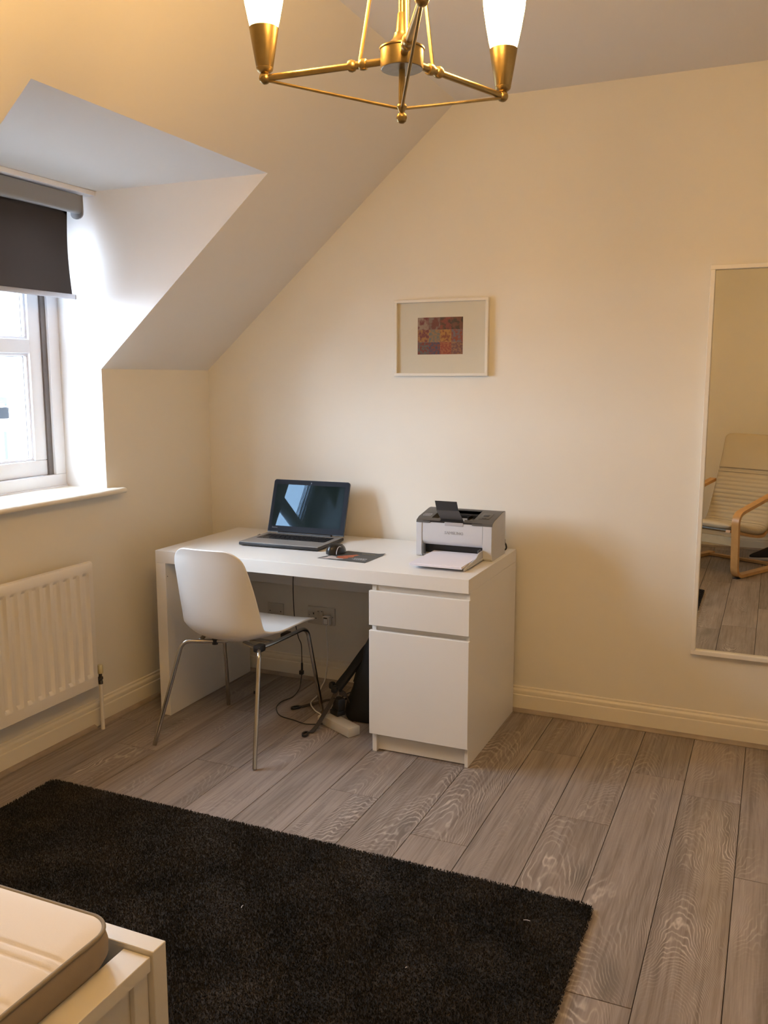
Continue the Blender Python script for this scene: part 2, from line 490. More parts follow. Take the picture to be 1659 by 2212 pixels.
# skirting boards with moulded top, and the laminate beading at their foot
SKP = [(0, 0), (.018, 0), (.018, .068), (.0175, .074), (.012, .077), (.0125, .080), (.014, .086), (.013, .094), (.009, .100), (.006, .102), (.0065, .104), (.006, .109), (.003, .112), (0, .112)]
BDP = [(.017, 0), (.034, 0), (.034, .003), (.031, .009), (.026, .013), (.020, .0155), (.017, .016)]
def skirting(name, wallside, a, b, mm, prof):
    b_ = bmn()
    if wallside == 'back': prism(b_, [(-d, z) for d, z in prof], 'x', a, b)
    if wallside == 'front': prism(b_, [(YR+d, z) for d, z in prof], 'x', a, b)
    if wallside == 'left': prism(b_, [(XW+d, z) for d, z in prof], 'y', a, b)
    if wallside == 'right': prism(b_, [(XR-d, z) for d, z in prof], 'y', a, b)
    return struct(mesh_obj(name, b_, mm, smooth=25))
for s, a, b_ in (('back', XW, XR), ('left', YR, -.018), ('right', YR, -.018), ('front', XW, XR)):
    skirting('baseboard_'+s, s, a, b_, M['skirt'], SKP)
for i, (s, a, b_) in enumerate((('back', XW+.018, 1.66), ('back', 1.661, XR), ('left', YR, -.92), ('left', -.885, -.02), ('right', YR, -.02), ('front', XW, XR))):
    skirting('trim_%d' % (i+1), s, a, b_, M['bead'], BDP)

# window: outer frame, two sashes with glass, sill board
def rect_frame(b_, x0, x1, ya, yb, za, zb, wd, bev=.003):
    box(b_, x0, x1, ya, yb, za, za+wd, bev); box(b_, x0, x1, ya, yb, zb-wd, zb, bev)
    box(b_, x0, x1, ya, ya+wd, za+wd, zb-wd, bev); box(b_, x0, x1, yb-wd, yb, za+wd, zb-wd, bev)
b_ = bmn()
FW = .058
ZS = .992
rect_frame(b_, XF-.075, XF, YD1, YD0, ZS, ZD, FW)
ym = (YD0+YD1)/2
box(b_, XF-.075, XF, ym-.030, ym+.030, ZS+FW, ZD-FW, .003)
win = struct(mesh_obj('window_1', b_, M['upvc'], smooth=30))
def f(b_):   # cover strip and joint along the foot of the frame
    box(b_, XF-.02, XF+.008, YD1+.001, YD0-.001, ZS-.002, ZS+.010, .003)
quick('frame_cover_strip', f, M['upvc'], win, 30)
def f(b_):
    for ya, yb in ((YD0-FW-.024, YD0-FW+.001), (ym+.029, ym+.034), (ym-.034, ym-.029), (YD1+FW-.001, YD1+FW+.024)):
        box(b_, XF-.050, XF-.014, ya, yb, ZS+FW, ZD-FW, 0)
quick('gasket', f, M['gasket'], win)
ZM0, ZM1 = 1.553, 1.610
for ya, yb in ((ym+.034, YD0-FW-.024), (YD1+FW+.024, ym-.034)):
    b_ = bmn()
    x0, x1 = XF-.085, XF-.022
    z0, z1 = ZS+FW+.001, ZD-FW-.001
    SW = .064
    rect_frame(b_, x0, x1, ya, yb, z0, z1, SW, .004)
    box(b_, x0, x1, ya+SW-.002, yb-SW+.002, ZM0, ZM1, .004)
    sash = mesh_obj('sash', b_, M['upvc'], win, 30)
    for za, zb in ((z0+SW, ZM0), (ZM1, z1-SW)):
        b_ = bmn(); box(b_, x0+.028, x0+.034, ya+SW-.004, yb-SW+.004, za-.004, zb+.004)
        mesh_obj('glass_pane', b_, M['glass'], sash)
        b_ = bmn(); rect_frame(b_, x0+.034, x1-.012, ya+SW-.001, yb-SW+.001, za-.001, zb+.001, .012, .003)
        mesh_obj('glazing_bead', b_, M['upvc'], sash, 30)
        b_ = bmn(); rect_frame(b_, x0+.031, x0+.036, ya+SW+.009, yb-SW-.009, za+.009, zb-.009, .004, 0)
        mesh_obj('glazing_seal', b_, M['gasket'], sash)
# sill board with rounded nose
b_ = bmn()
prism(b_, [(XF+.0005, .972), (-.131, .972), (-.123, .9735), (-.118, .978), (-.117, .984), (-.119, .990), (-.125, .9945), (-.133, .996), (XF+.0005, .996)], 'y', YD1-.055, -.700)
sill = mesh_obj('window_sill', b_, M['skirt'], win, 40)

# ================================================================ BLIND
bl = thing('roller_blind', 'dark brown roller blind half lowered in front of the dormer window', 'blind', (-.21, -1.32, 2.17))
bl_loc = bl.location.copy()
def part(name, fn, m, par, smooth=None):
    o = quick(name, fn, m, None, smooth)
    o.parent = par; o.matrix_parent_inverse = Matrix.Translation(-Vector(par.location)) if par.rotation_euler.z == 0 else par.matrix_basis.inverted()
    return o
YB0, YB1 = -.815, -1.835
def f(b_): box(b_, -.255, -.163, YD1+.01, -.762, 2.174, 2.1925, .002)
bat = quick('trim_7', f, M['upvc'], None, 30); struct(bat)
def f(b_):
    prof = [(-.232, 2.170), (-.190, 2.170), (-.186, 2.166), (-.186, 2.112), (-.189, 2.103), (-.197, 2.098), (-.205, 2.098), (-.212, 2.104), (-.2125, 2.108), (-.205, 2.112), (-.205, 2.164), (-.232, 2.164)]
    prism(b_, prof, 'y', YB1, YB0)
part('cassette', f, M['cassette'], bl, 40)
for y in (YB0, YB1):
    def f(b_):
        s = 1 if y == YB0 else -1
        prof = [(-.245, 2.170), (-.184, 2.170), (-.184, 2.108)]
        for k in range(1, 12):
            a = k/12*PI
            prof.append((-.2145+.0305*math.cos(a), 2.108-.022*math.sin(a)-.006))
        prof.append((-.245, 2.108))
        prism(b_, prof, 'y', y, y+s*.006)
    part('end_cap', f, M['cassette'], bl, 40)
def f(b_): tube(b_, [(-.222, YB1+.002, 2.125), (-.222, YB0-.002, 2.125)], .015, 16)
part('roller_tube', f, M['cassette'], bl, 40)
def f(b_):
    ny, nz = 24, 14
    G = []
    for k in range(nz+1):
        t = k/nz; z = 2.112-t*(2.112-1.787)
        row = []
        for i in range(ny+1):
            u = i/ny; curl = max(0, (abs(u-.5)-.42)/.08)
            yc = YB1+.03+u*(YB0-YB1-.055)
            yc += (1 if u > .5 else -1)*(-.010*math.sin(PI*t*1.0)*(1 if abs(u-.5) > .49 else abs(u-.5)*2)**3 + .006*t)
            row.append(b_.verts.new((-.240+.004*math.sin(PI*t)-curl*.004*math.sin(PI*t), yc, z)))
        G.append(row)
    for a, c in zip(G, G[1:]):
        for i in range(ny): b_.faces.new((a[i], a[i+1], c[i+1], c[i]))
    bmesh.ops.solidify(b_, geom=b_.faces[:], thickness=.0008)
part('blind_fabric', f, M['blind'], bl, 40)
def f(b_):
    box(b_, -.244, -.233, YB1+.015, YB0-.006, 1.768, 1.788, .004)
    box(b_, -.2445, -.2325, YB0-.008, YB0-.002, 1.7675, 1.7885, .004)
part('bottom_bar', f, M['bar'], bl, 40)

# ================================================================ RADIATOR
rad = thing('radiator', 'long white panel radiator on the wall below the window sill', 'radiator', (-.12, -1.40, .20))
RY1, RY0, RX = -1.93, -.951, -.096
def f(b_):
    pitch = .0527; n_ch = 19
    ys = []; first = RY0-.046-.0
    prof = []          # (y, depth 0..1)
    y = RY0
    pts_y = [(RY0, 0)]
    for k in range(n_ch):
        c = RY0-.046-k*pitch+.0
        if c-.02 < RY1: break
        for dy, d in ((.0185, 0), (.0105, .85), (.006, 1), (-.006, 1), (-.0105, .85), (-.0185, 0)):
            pts_y.append((c+dy, d))
    pts_y.append((RY1, 0))
    zz = [(.200, 0, 0), (.206, 0, 1), (.246, 0, 1), (.250, .05, 1), (.262, 1, 1), (.672, 1, 1), (.684, .05, 1), (.688, 0, 1), (.716, 0, 1), (.7225, 0, .6), (.725, 0, -.3)]
    G = []
    for z, dz, e in zz:
        row = []
        for yy, d in pts_y:
            x = RX-.011*d*dz
            if e == 0: x = RX-.010
            if e == .6: x = RX-.004
            if e == -.3: x = RX-.012
            if yy in (RY0, RY1): x -= .004
            row.append(b_.verts.new((x, yy, z)))
        G.append(row)
    for a, c in zip(G, G[1:]):
        for i in range(len(a)-1): b_.faces.new((a[i], a[i+1], c[i+1], c[i]))
    # edges returning to the back plane
    n = len(pts_y)
    rim = [r[0] for r in G]+G[-1][1:]+[r[-1] for r in G[::-1]][1:]+G[0][::-1][1:-1]
    back = [b_.verts.new((RX-.020, v.co.y, v.co.z)) for v in rim]
    m_ = len(rim)
    for i in range(m_): b_.faces.new((rim[i], rim[(i+1) % m_], back[(i+1) % m_], back[i]))
    b_.faces.new(back)
part('front_panel', f, M['rad'], rad, 35)
for y in (RY1+.15, RY0-.15):
    for z in (.25, .62):
        part('wall_bracket', lambda b_: box(b_, XW+.0005, RX-.015, y-.015, y+.015, z, z+.05, .002), M['rad'], rad)
def f(b_):
    y = RY1+.03
    pts = []
    while y < RY0-.03:
        pts += [(RX-.020, y), (RX-.050, y+.004), (RX-.050, y+.016), (RX-.020, y+.020)]
        y += .0263
    A = [b_.verts.new((x, yy, .235)) for x, yy in pts]; B = [b_.verts.new((x, yy, .69)) for x, yy in pts]
    for i in range(len(pts)-1): b_.faces.new((A[i], A[i+1], B[i+1], B[i]))
part('convector_fins', f, M['rad'], rad)
def f(b_): tube(b_, [(-.120, -.914, .0), (-.120, -.914, .20)], .0085, 14)
vp = part('supply_pipe', f, M['rad'], rad, 40)
def f(b_):
    lathe(b_, [(0, .197), (.0095, .197), (.0095, .207), (.008, .209), (.008, .216), (.011, .218), (.011, .226), (.007, .229), (.007, .246), (0, .246)], (-.120, -.914, 0), 12)
    tube(b_, [(-.120, -.914, .222), (-.114, -.952, .222)], .008, 12)
part('valve_body', f, M['brassfit'], rad, 40)
def f(b_): lathe(b_, [(0, .243), (.0115, .243), (.0122, .246), (.0108, .276), (.009, .279), (0, .279)], (-.120, -.914, 0), 16)
part('valve_cap', f, M['cap'], rad, 40)

# ================================================================ DESK
DY0, DY1 = -.68, -.036
desk = thing('desk', 'white rectangular desk with a drawer cupboard, standing in the corner below the picture', 'desk', (.70, -.36, 0))
part('tabletop', lambda b_: box(b_, 0, 1.40, DY0, DY1, .677, .73, .0008, 1), M['desk'], desk)
part('side_panel', lambda b_: box(b_, 0, .050, DY0, DY1, .001, .6765, .0008, 1), M['desk'], desk)
part('side_panel', lambda b_: box(b_, 1.387, 1.40, DY0+.018, DY1, .001, .6765, .0008, 1), M['desk'], desk)
part('cabinet_side', lambda b_: box(b_, 1.006, 1.024, DY0+.018, DY1, .001, .6765, .0008, 1), M['desk'], desk)
part('modesty_panel', lambda b_: box(b_, .050, 1.006, -.062, -.044, .474, .6765, .0006, 1), M['desk'], desk)
part('drawer_rail', lambda b_: box(b_, 1.024, 1.387, DY0+.024, DY0+.040, .640, .6765), M['desk'], desk)
part('drawer_rail', lambda b_: box(b_, 1.024, 1.387, DY0+.024, DY0+.040, .470, .535), M['desk'], desk)
part('plinth', lambda b_: box(b_, 1.024, 1.387, DY0+.040, DY0+.056, .004, .10), M['desk'], desk)
part('cabinet_back', lambda b_: box(b_, 1.024, 1.387, DY1-.014, DY1-.002, .02, .67), M['desk'], desk)
dr = part('drawer', lambda b_: box(b_, 1.0005, 1.4035, DY0-.001, DY0+.0165, .517, .652, .0010, 1), M['desk'], desk)
dd = part('door', lambda b_: box(b_, 1.0005, 1.4035, DY0-.001, DY0+.0165, .080, .496, .0010, 1), M['desk'], desk)
def f(b_): lathe(b_, [(0, .0508), (.0022, .0508), (.0022, .0500), (0, .0500)], (0, 0, 0), 10, Matrix.Translation((0, DY0+.012, .618)) @ Matrix.Rotation(PI/2, 4, 'Y'))
part('screw_hole', f, M['dark'], desk)

# ================================================================ DESK CHAIR
ch = thing('desk_chair', 'white plastic shell chair on four chromed legs, pushed under the desk', 'chair', (.43, -.70, 0))
def shell(b_):
    # centre-line profile front -> back -> top: (y, z, half width, side lift, forward wrap)
    key = [(-.440, .434, .200, .002, 0), (-.47, .442, .203, .008, 0), (-.53, .446, .204, .014, 0), (-.62, .440, .203, .020, 0), (-.72, .430, .200, .030, 0),
           (-.79, .426, .196, .044, .010), (-.845, .436, .190, .044, .035), (-.880, .472, .186, .020, .060), (-.895, .53, .183, 0, .066),
           (-.908, .61, .178, 0, .056), (-.920, .68, .171, 0, .044), (-.932, .74, .163, 0, .033), (-.942, .785, .152, 0, .026), (-.950, .813, .144, 0, .022)]
    kp = catmull([Vector((a, b, c)) for a, b, c, _, _ in key], 6)
    kl = catmull([Vector((d, e, 0)) for _, _, _, d, e in key], 6)
    s_ = [0]
    for a, c in zip(kp, kp[1:]): s_.append(s_[-1]+math.hypot(c[0]-a[0], c[1]-a[1]))
    Lt = s_[-1]
    us = [0, .002, .006, .012, .02, .03, .042, .056]
    us += [.056+(Lt-.056*2)*k/26 for k in range(1, 26)]+[Lt-u for u in us[::-1]]
    mt = 22
    G = []
    for u in us:
        k = max(j for j in range(len(s_)) if s_[j] <= u+1e-9); k = min(k, len(kp)-2)
        f_ = (u-s_[k])/(s_[k+1]-s_[k])
        y, z, hw = kp[k].lerp(kp[k+1], f_); lift, wrap, _ = kl[k].lerp(kl[k+1], f_)
        d = Lt-u; r = .060
        if d < r: hw -= (r-math.sqrt(max(r*r-(r-d)**2, 0)))
        if u < .05: hw -= (.05-math.sqrt(max(.0025-(.05-u)**2, 0)))*.8
        cx0 = .428+(y+.9)*.052+max(0, z-.6)*.03
        row = []
        for j in range(mt+1):
            v_ = -1+2*j/mt
            uu = math.sin(v_*PI/2*.9)/math.sin(PI/2*.9)
            a = abs(uu)*min(1, hw/.15)
            row.append(b_.verts.new((cx0+hw*uu, y+wrap*a**2.4, z+lift*a**2.6)))
        G.append(row)
    for a, c in zip(G, G[1:]):
        for j in range(mt): b_.faces.new((a[j], a[j+1], c[j+1], c[j]))
bm = bmn(); shell(bm)
sh = mesh_obj('seat_shell', bm, M['white_plastic'], None, 180)
sh.parent = ch; sh.matrix_parent_inverse = Matrix.Translation(-ch.location)
md = sh.modifiers.new('thick', 'SOLIDIFY'); md.thickness = .008; md.offset = 0
md = sh.modifiers.new('soft', 'SUBSURF'); md.levels = 1; md.render_levels = 1
for pts in (
    [(.188, -.968, .004), (.276, -.882, .420), (.335, -.845, .416), (.43, -.79, .414)],
    [(.674, -1.0, .004), (.630, -.880, .414), (.600, -.835, .414), (.50, -.78, .412)],
    [(.642, -.39, .004), (.655, -.545, .432), (.618, -.76, .419), (.60, -.83, .416)],
    [(.209, -.47, .004), (.255, -.565, .430), (.300, -.74, .421), (.33, -.84, .418)]):
    def f(b_): tube(b_, fillet(pts, .045, 8), .0085, 14)
    lg = part('leg', f, M['chrome'], ch, 50)
    def f(b_):
        p0, p1 = Vector(pts[0]), Vector(pts[1]); d = (p1-p0).normalized()
        tube(b_, [p0-d*.003, p0+d*.010], .0096, 14)
    ft = quick('foot_cap', f, M['blackp'], None, 40); ft.parent = lg; ft.matrix_parent_inverse = lg.matrix_parent_inverse
def f(b_):
    tube(b_, [(.30, -.74, .419), (.618, -.74, .417)], .0075, 12)
part('cross_bar', f, M['chrome'], ch, 40)
part('mounting_bracket', lambda b_: box(b_, .583, .617, -.850, -.806, .402, .430, .006), M['blackp'], ch, 40)
part('mounting_bracket', lambda b_: lathe(b_, [(0, .402), (.012, .402), (.012, .424), (0, .424)], (.385, -.815, 0), 14), M['blackp'], ch, 40)
part('mounting_bracket', lambda b_: box(b_, .60, .625, -.67, -.62, .413, .432, .004), M['blackp'], ch, 40)

# ================================================================ LAPTOP
lt = thing('laptop', 'open silver and black laptop on the white desk beside the mouse', 'laptop', (.457, -.312, .7302), math.radians(1.6))
LW, LD = .386, .262
def lp(name, fn, m, par=None, smooth=None):
    o = quick(name, fn, m, None, smooth); o.parent = par or lt; return o
lp('base', lambda b_: [box(b_, -LW/2, LW/2, -LD/2, LD/2, .004, .017, .004, 2), [box(b_, x-.012, x+.012, y-.006, y+.006, 0, .005) for x in (-.15, .15) for y in (-.10, .11)]][0], M['blackp'], None, 40)
deck = lp('palm_rest', lambda b_: box(b_, -LW/2+.0015, LW/2-.0015, -LD/2+.0015, LD/2-.012, .0165, .0195, .0010, 1), M['laptop_grey'])
lp('keyboard_well', lambda b_: box(b_, -.168, .168, -.022, .086, .0194, .0198), M['blackp'])
# keys: each a part
kw = []
rows = [(.0785, .009, 16), (.063, .0155, 15), (.0445, .0155, 15), (.026, .0155, 14), (.0075, .0155, 13), (-.012, .0155, 11)]
kmesh = {}
for y, kh, n in rows:
    px = .330/n
    for i in range(n):
        wdt = px-.0025
        key = (n, kh)
        if key not in kmesh:
            b_ = bmn(); box(b_, -wdt/2, wdt/2, -kh/2, kh/2, 0, .0018, .0006, 1)
            me = bpy.data.meshes.new('key'); b_.to_mesh(me); b_.free(); me.materials.append(M['key']); kmesh[key] = me
        o = bpy.data.objects.new('key', kmesh[key]); COL.objects.link(o); o.parent = lt
        o.location = (-.165+px*(i+.5), y-.001, .0198)
lp('touchpad', lambda b_: box(b_, -.095, .010, -.115, -.045, .0193, .0198, .0002, 1), M['laptop_grey'])
lp('hinge', lambda b_: tube(b_, [(-.135, LD/2-.010, .020), (.135, LD/2-.010, .020)], .0075, 12), M['blackp'], None, 40)
lid = bpy.data.objects.new('lid', None)
TILT = math.radians(18.9)
HM = Matrix.Translation((0, LD/2-.008, .019)) @ Matrix.Rotation(-TILT, 4, 'X')
LH = .252
def lid_box(b_, x0, x1, y0, y1, z0, z1, bev=0, seg=2): box(b_, x0, x1, y0, y1, z0, z1, bev, seg, HM)
def f(b_):
    # rounded-corner slab
    r, hw = .012, LW/2
    poly = []
    for cx, cz, a0 in ((hw-r, LH-r, 0), (-hw+r, LH-r, 90)):
        for k in range(7):
            a = math.radians(a0+k*15); poly.append((cx+r*math.cos(a), cz+r*math.sin(a)))
    poly += [(-hw, .004), (hw, .004)]
    vs = prism(b_, poly, 'y', -.0, .007)
    for v in vs: v.co = HM @ v.co
lidp = lp('display_lid', f, M['blackp'], None, 30)
def f(b_):
    r, hw = .010, LW/2-.002
    poly = []
    for cx, cz, a0 in ((hw-r, LH-.002-r, 0), (-hw+r, LH-.002-r, 90)):
        for k in range(7):
            a = math.radians(a0+k*15); poly.append((cx+r*math.cos(a), cz+r*math.sin(a)))
    poly += [(-hw, .008), (hw, .008)]
    vs = prism(b_, poly, 'y', -.0012, .0002)
    for v in vs: v.co = HM @ v.co
lp('screen_bezel', f, M['bezel'], lidp, 30)
lp('screen', lambda b_: lid_box(b_, -.176, .172, -.0018, -.0004, .034, .229), M['screen'], lidp)
def f(b_): lathe(b_, [(0, 0), (.0028, 0), (.0028, .001), (0, .001)], (0, 0, 0), 14, HM @ Matrix.Translation((0, -.0022, .239)) @ Matrix.Rotation(-PI/2, 4, 'X') @ Matrix.Translation((0, 0, -.0005)))
lp('webcam', f, M['black_gloss'], lidp)
def text_obj(name, s, size, m, mtx, par, ext=.0002, align='LEFT', bold=0):
    cu = bpy.data.curves.new(name, 'FONT'); cu.body = s; cu.size = size; cu.extrude = ext; cu.align_x = align; cu.offset = bold
    cu.resolution_u = 2
    t = bpy.data.objects.new(name, cu); COL.objects.link(t)
    dg = bpy.context.evaluated_depsgraph_get()
    me = bpy.data.meshes.new_from_object(t.evaluated_get(dg))
    bpy.data.objects.remove(t); bpy.data.curves.remove(cu)
    me.transform(mtx); me.materials.clear(); me.materials.append(m)
    o = bpy.data.objects.new(name, me); COL.objects.link(o); o.parent = par
    return o
text_obj('lettering', 'lenovo', .0105, M['lettering_grey'], HM @ Matrix.Translation((-.172, -.0014, .0225)) @ Matrix.Rotation(PI/2, 4, 'X'), lidp)
lp('power_plug', lambda b_: [tube(b_, [(-LW/2-.001, LD/2-.045, .010), (-LW/2-.022, LD/2-.045, .010)], .0045, 10), tube(b_, catmull([(-LW/2-.022, LD/2-.045, .010), (-LW/2-.035, LD/2-.03, .006), (-LW/2-.02, LD/2+.01, .0035), (-.17, LD/2+.045, .003), (-.12, LD/2+.07, .003)], 5), .0024, 8)][0], M['blackp'], None, 40)

# ================================================================ LEAFLET, MOUSE
lf = thing('leaflet', 'dark printed leaflet under the mouse, with white lines of text', 'leaflet', (.835, -.465, .7302), math.radians(2))
Q = [(-.127, -.083), (.092, -.104), (.105, .084), (-.072, .098)]   # slightly irregular sheet
def f(b_):
    n, mm = 24, 8
    G = []
    for j in range(mm+1):
        v_ = j/mm; row = []
        for i in range(n+1):
            u = i/n
            a = Vector(Q[0]).lerp(Vector(Q[1]), u); c = Vector(Q[3]).lerp(Vector(Q[2]), u); p = a.lerp(c, v_)
            p = p+Vector((0, .0022*noise.noise((u*9, v_*2, 3))*(1 if j in (0, mm) else 0)))
            z = .0008+.0045*max(0, (u*v_-.80)/.20)**1.5
            row.append((b_.verts.new((p.x, p.y, z+.0004)), b_.verts.new((p.x, p.y, z-.0002))))
        G.append(row)
    for a, c in zip(G, G[1:]):
        for i in range(n):
            for q in (0, 1): b_.faces.new((a[i][q], a[i+1][q], c[i+1][q], c[i][q]))
    for row in (G[0], G[-1]):
        for i in range(n): b_.faces.new((row[i][0], row[i+1][0], row[i+1][1], row[i][1]))
    for col in (0, -1):
        for a, c in zip(G, G[1:]): b_.faces.new((a[col][0], c[col][0], c[col][1], a[col][1]))
lp('sheet', f, M['leaflet'], lf)
def patch(b_, pts, z=.00125, th=.0002):
    prism(b_, pts, 'z', z, z+th)
lp('orange_print', lambda b_: patch(b_, [(-.060, -.052), (-.020, -.060), (-.006, -.048), (-.012, -.034), (.004, -.020), (.000, .004), (.012, .030), (-.004, .036), (-.03, .01), (-.062, -.02)]), M['leaf_orange'], lf)
lp('pale_print', lambda b_: patch(b_, [(-.118, -.080), (-.09, -.083), (-.075, -.075), (-.05, -.078), (-.018, -.066), (-.026, -.054), (-.05, -.048), (-.07, -.03), (-.09, -.02), (-.10, -.03), (-.098, -.05)]), M['leaf_pale'], lf)
def f(b_):
    random.seed(3)
    for r, (yy, x0, x1) in enumerate(((-.034, .016, .074), (-.043, .018, .072), (-.052, .012, .060), (-.061, .022, .070))):
        x = x0
        while x < x1:
            wd = random.uniform(.004, .010); patch(b_, [(x, yy), (x+wd, yy), (x+wd, yy+.0036), (x, yy+.0036)]); x += wd+.0022
lp('text_lines', f, M['ink'], lf)
def f(b_):
    x = .012
    while x < .072:
        wd = random.uniform(.005, .010); patch(b_, [(x, .054), (x+wd, .054), (x+wd, .060), (x, .060)]); x += wd+.002
lp('heading_line', f, M['gold_ink'], lf)

ms = thing('mouse', 'black wireless computer mouse with a silver arc, resting on the leaflet', 'mouse', (.735, -.425, .7320), math.radians(-8))
def f(b_):
    n, mm = 18, 24
    G = []
    for i in range(n+1):
        th_ = i/n*PI/2
        row = []
        for k in range(mm):
            a = 2*PI*k/mm
            rx = .034+.004*math.cos(2*a); ry = .056
            c, s = math.cos(a), math.sin(a)
            rr = math.sin(th_)**.75 if th_ > 0 else 0
            z = .040*math.cos(th_)**.8*(1-.22*s*rr)*(1+.05*c)
            x = rx*rr*c*(1-.12*math.cos(th_)); y = ry*rr*s-.004
            if i < 3 and False: pass
            row.append((x, y, max(z, 0)+.001))
        G.append(row)
    top = b_.verts.new((0, -.004, .041))
    R_ = [[b_.verts.new(p) for p in row] for row in G[1:]]
    for k in range(mm): b_.faces.new((top, R_[0][k], R_[0][(k+1) % mm]))
    for a, c in zip(R_, R_[1:]):
        for k in range(mm): b_.faces.new((a[k], c[k], c[(k+1) % mm], a[(k+1) % mm]))
    b_.faces.new(R_[-1][::-1])
lp('shell', f, M['black_gloss'], ms, 60)
def arc(side, r, th0, th1):
    def f(b_):
        pts = []
        for k in range(15):
            t = k/14; y = .012-.064*t-.0; 
            x = side*(.0395-.012*math.sin(PI*t)*.0); z = .004+.027*math.sin(PI*t)**.8
            # push onto the side surface
            pts.append(Vector((side*(.0350-.26*z+.001), y, z)))
        tube(b_, pts, r, 8)
    return f
lp('silver_arc', arc(1, .0016, 0, 1), M['bar'], ms, 60)
lp('wheel', lambda b_: lathe(b_, [(0, -.003), (.008, -.003), (.008, .003), (0, .003)], (0, 0, 0), 16, Matrix.Translation((0, .034, .024)) @ Matrix.Rotation(PI/2, 4, 'Y')), M['blackp'], ms, 40)

# ================================================================ PRINTER
pr = thing('printer', 'grey and charcoal laser printer on the right end of the desk', 'printer', (1.22, -.235, .7302))
PX, PYf, PYb, PH = .162, -.103, .085, .160
def f(b_):   # grey body: side cheeks with sloped front top corner, plus rear block
    side = [(PYf+.006, 0), (PYb, 0), (PYb, .178), (.045, .178), (PYf+.030, .158), (PYf+.006, .150), (PYf, .140), (PYf, .006)]
    for x0, x1 in ((-PX, -PX+.026), (PX-.040, PX)):
        prism(b_, side, 'x', x0, x1)
    box(b_, -PX+.02, PX-.03, -.055, PYb, .004, .145)
    box(b_, -PX+.02, PX-.03, PYf+.012, PYb, .001, .010)
    bmesh.ops.bevel(b_, geom=[e for e in b_.edges if abs((e.verts[0].co-e.verts[1].co).normalized().x) > .99 or e.calc_length() > .1 and abs((e.verts[0].co-e.verts[1].co).normalized().z) > .9], offset=.0025, segments=2, affect='EDGES')
lp('body', f, M['printer'], pr, 35)
def f(b_):   # front door, slightly bowed and curling in at its foot
    prof = [(PYf+.010, .1480), (PYf+.004, .1475), (PYf+.0025, .140), (PYf+.0015, .10), (PYf+.002, .07), (PYf+.006, .058), (PYf+.016, .050), (PYf+.022, .050), (PYf+.022, .148)]
    prism(b_, prof, 'x', -PX+.0275, PX-.0415)
door = lp('front_door', f, M['printer'], pr, 35)
lp('door_notch', lambda b_: box(b_, -.040, .040, PYf+.0005, PYf+.006, .132, .1475, .002), M['bar'], pr)
text_obj('lettering', 'SAMSUNG', .0175, M['printer_relief'], Matrix.Translation((-.0, PYf+.0012, .098)) @ Matrix.Rotation(PI/2, 4, 'X'), pr, .0008, 'CENTER')
def f(b_):   # charcoal lid: frame following the slope around an open output well
    def strip(x0, x1, prof): prism(b_, prof, 'x', x0, x1)
    top = lambda o: [(PYf-.0005, .1405), (PYf+.002, .150), (PYf+.028, .1605), (.043, .1805), (PYb-.02, .181), (PYb-.001, .178)]
    prof = top(0)+[(PYb-.001, .150), (PYf+.010, .138)]
    strip(-PX+.0005, -PX+.060, prof)
    strip(PX-.085, PX-.0005, prof)
    strip(-PX+.058, PX-.083, [(.040, .1795), (.043, .1805), (PYb-.02, .181), (PYb-.001, .178), (PYb-.001, .150), (.040, .150)])
    strip(-PX+.058, -.060, [(PYf+.001, .149), (PYf+.004, .151), (PYf+.022, .158), (PYf+.024, .150), (PYf+.010, .143)])
    strip(.040, PX-.083, [(PYf+.001, .149), (PYf+.004, .151), (PYf+.022, .158), (PYf+.024, .150), (PYf+.010, .143)])
lp('top_cover', f, M['printer_dark'], pr, 30)
def f(b_):
    box(b_, -PX+.056, PX-.080, PYf+.012, .044, .140, .1445)
    box(b_, -PX+.057, PX-.081, .040, .043, .140, .176)
    for x in (-.05, .03, .055, .078): box(b_, x, x+.004, -.02, .041, .144, .160)
    tube(b_, [(-.04, .030, .160), (.07, .030, .160)], .006, 10)
    box(b_, -PX+.028, PX-.042, PYf+.0015, PYf+.012, .1435, .1505)
well = lp('output_well', f, M['black_gloss'], pr, 40)
lp('output_flap', lambda b_: box(b_, .050, .080, -.03, .02, .150, .153, .001), M['printer_dark'], pr)
# raised paper support, two hinged leaves
def leaf_box(b_, x0, x1, p0, p1, th):
    (y0, z0), (y1, z1) = p0, p1
    L_ = math.hypot(y1-y0, z1-z0); a = math.atan2(z1-z0, y1-y0)
    box(b_, x0, x1, 0, L_, -th, th, th*.8, 1, Matrix.Translation((0, y0, z0)) @ Matrix.Rotation(a, 4, 'X'))
sup = lp('paper_support', lambda b_: leaf_box(b_, -.058, .038, (-.086, .150), (-.150, .203), .0012), M['printer_dark'], pr)
lp('support_leaf', lambda b_: leaf_box(b_, -.056, .036, (-.1505, .2035), (-.172, .243), .0010), M['blackp'], sup)
lp('support_hinge', lambda b_: tube(b_, [(-.050, -.088, .149), (.030, -.088, .149)], .005, 10), M['blackp'], sup, 40)
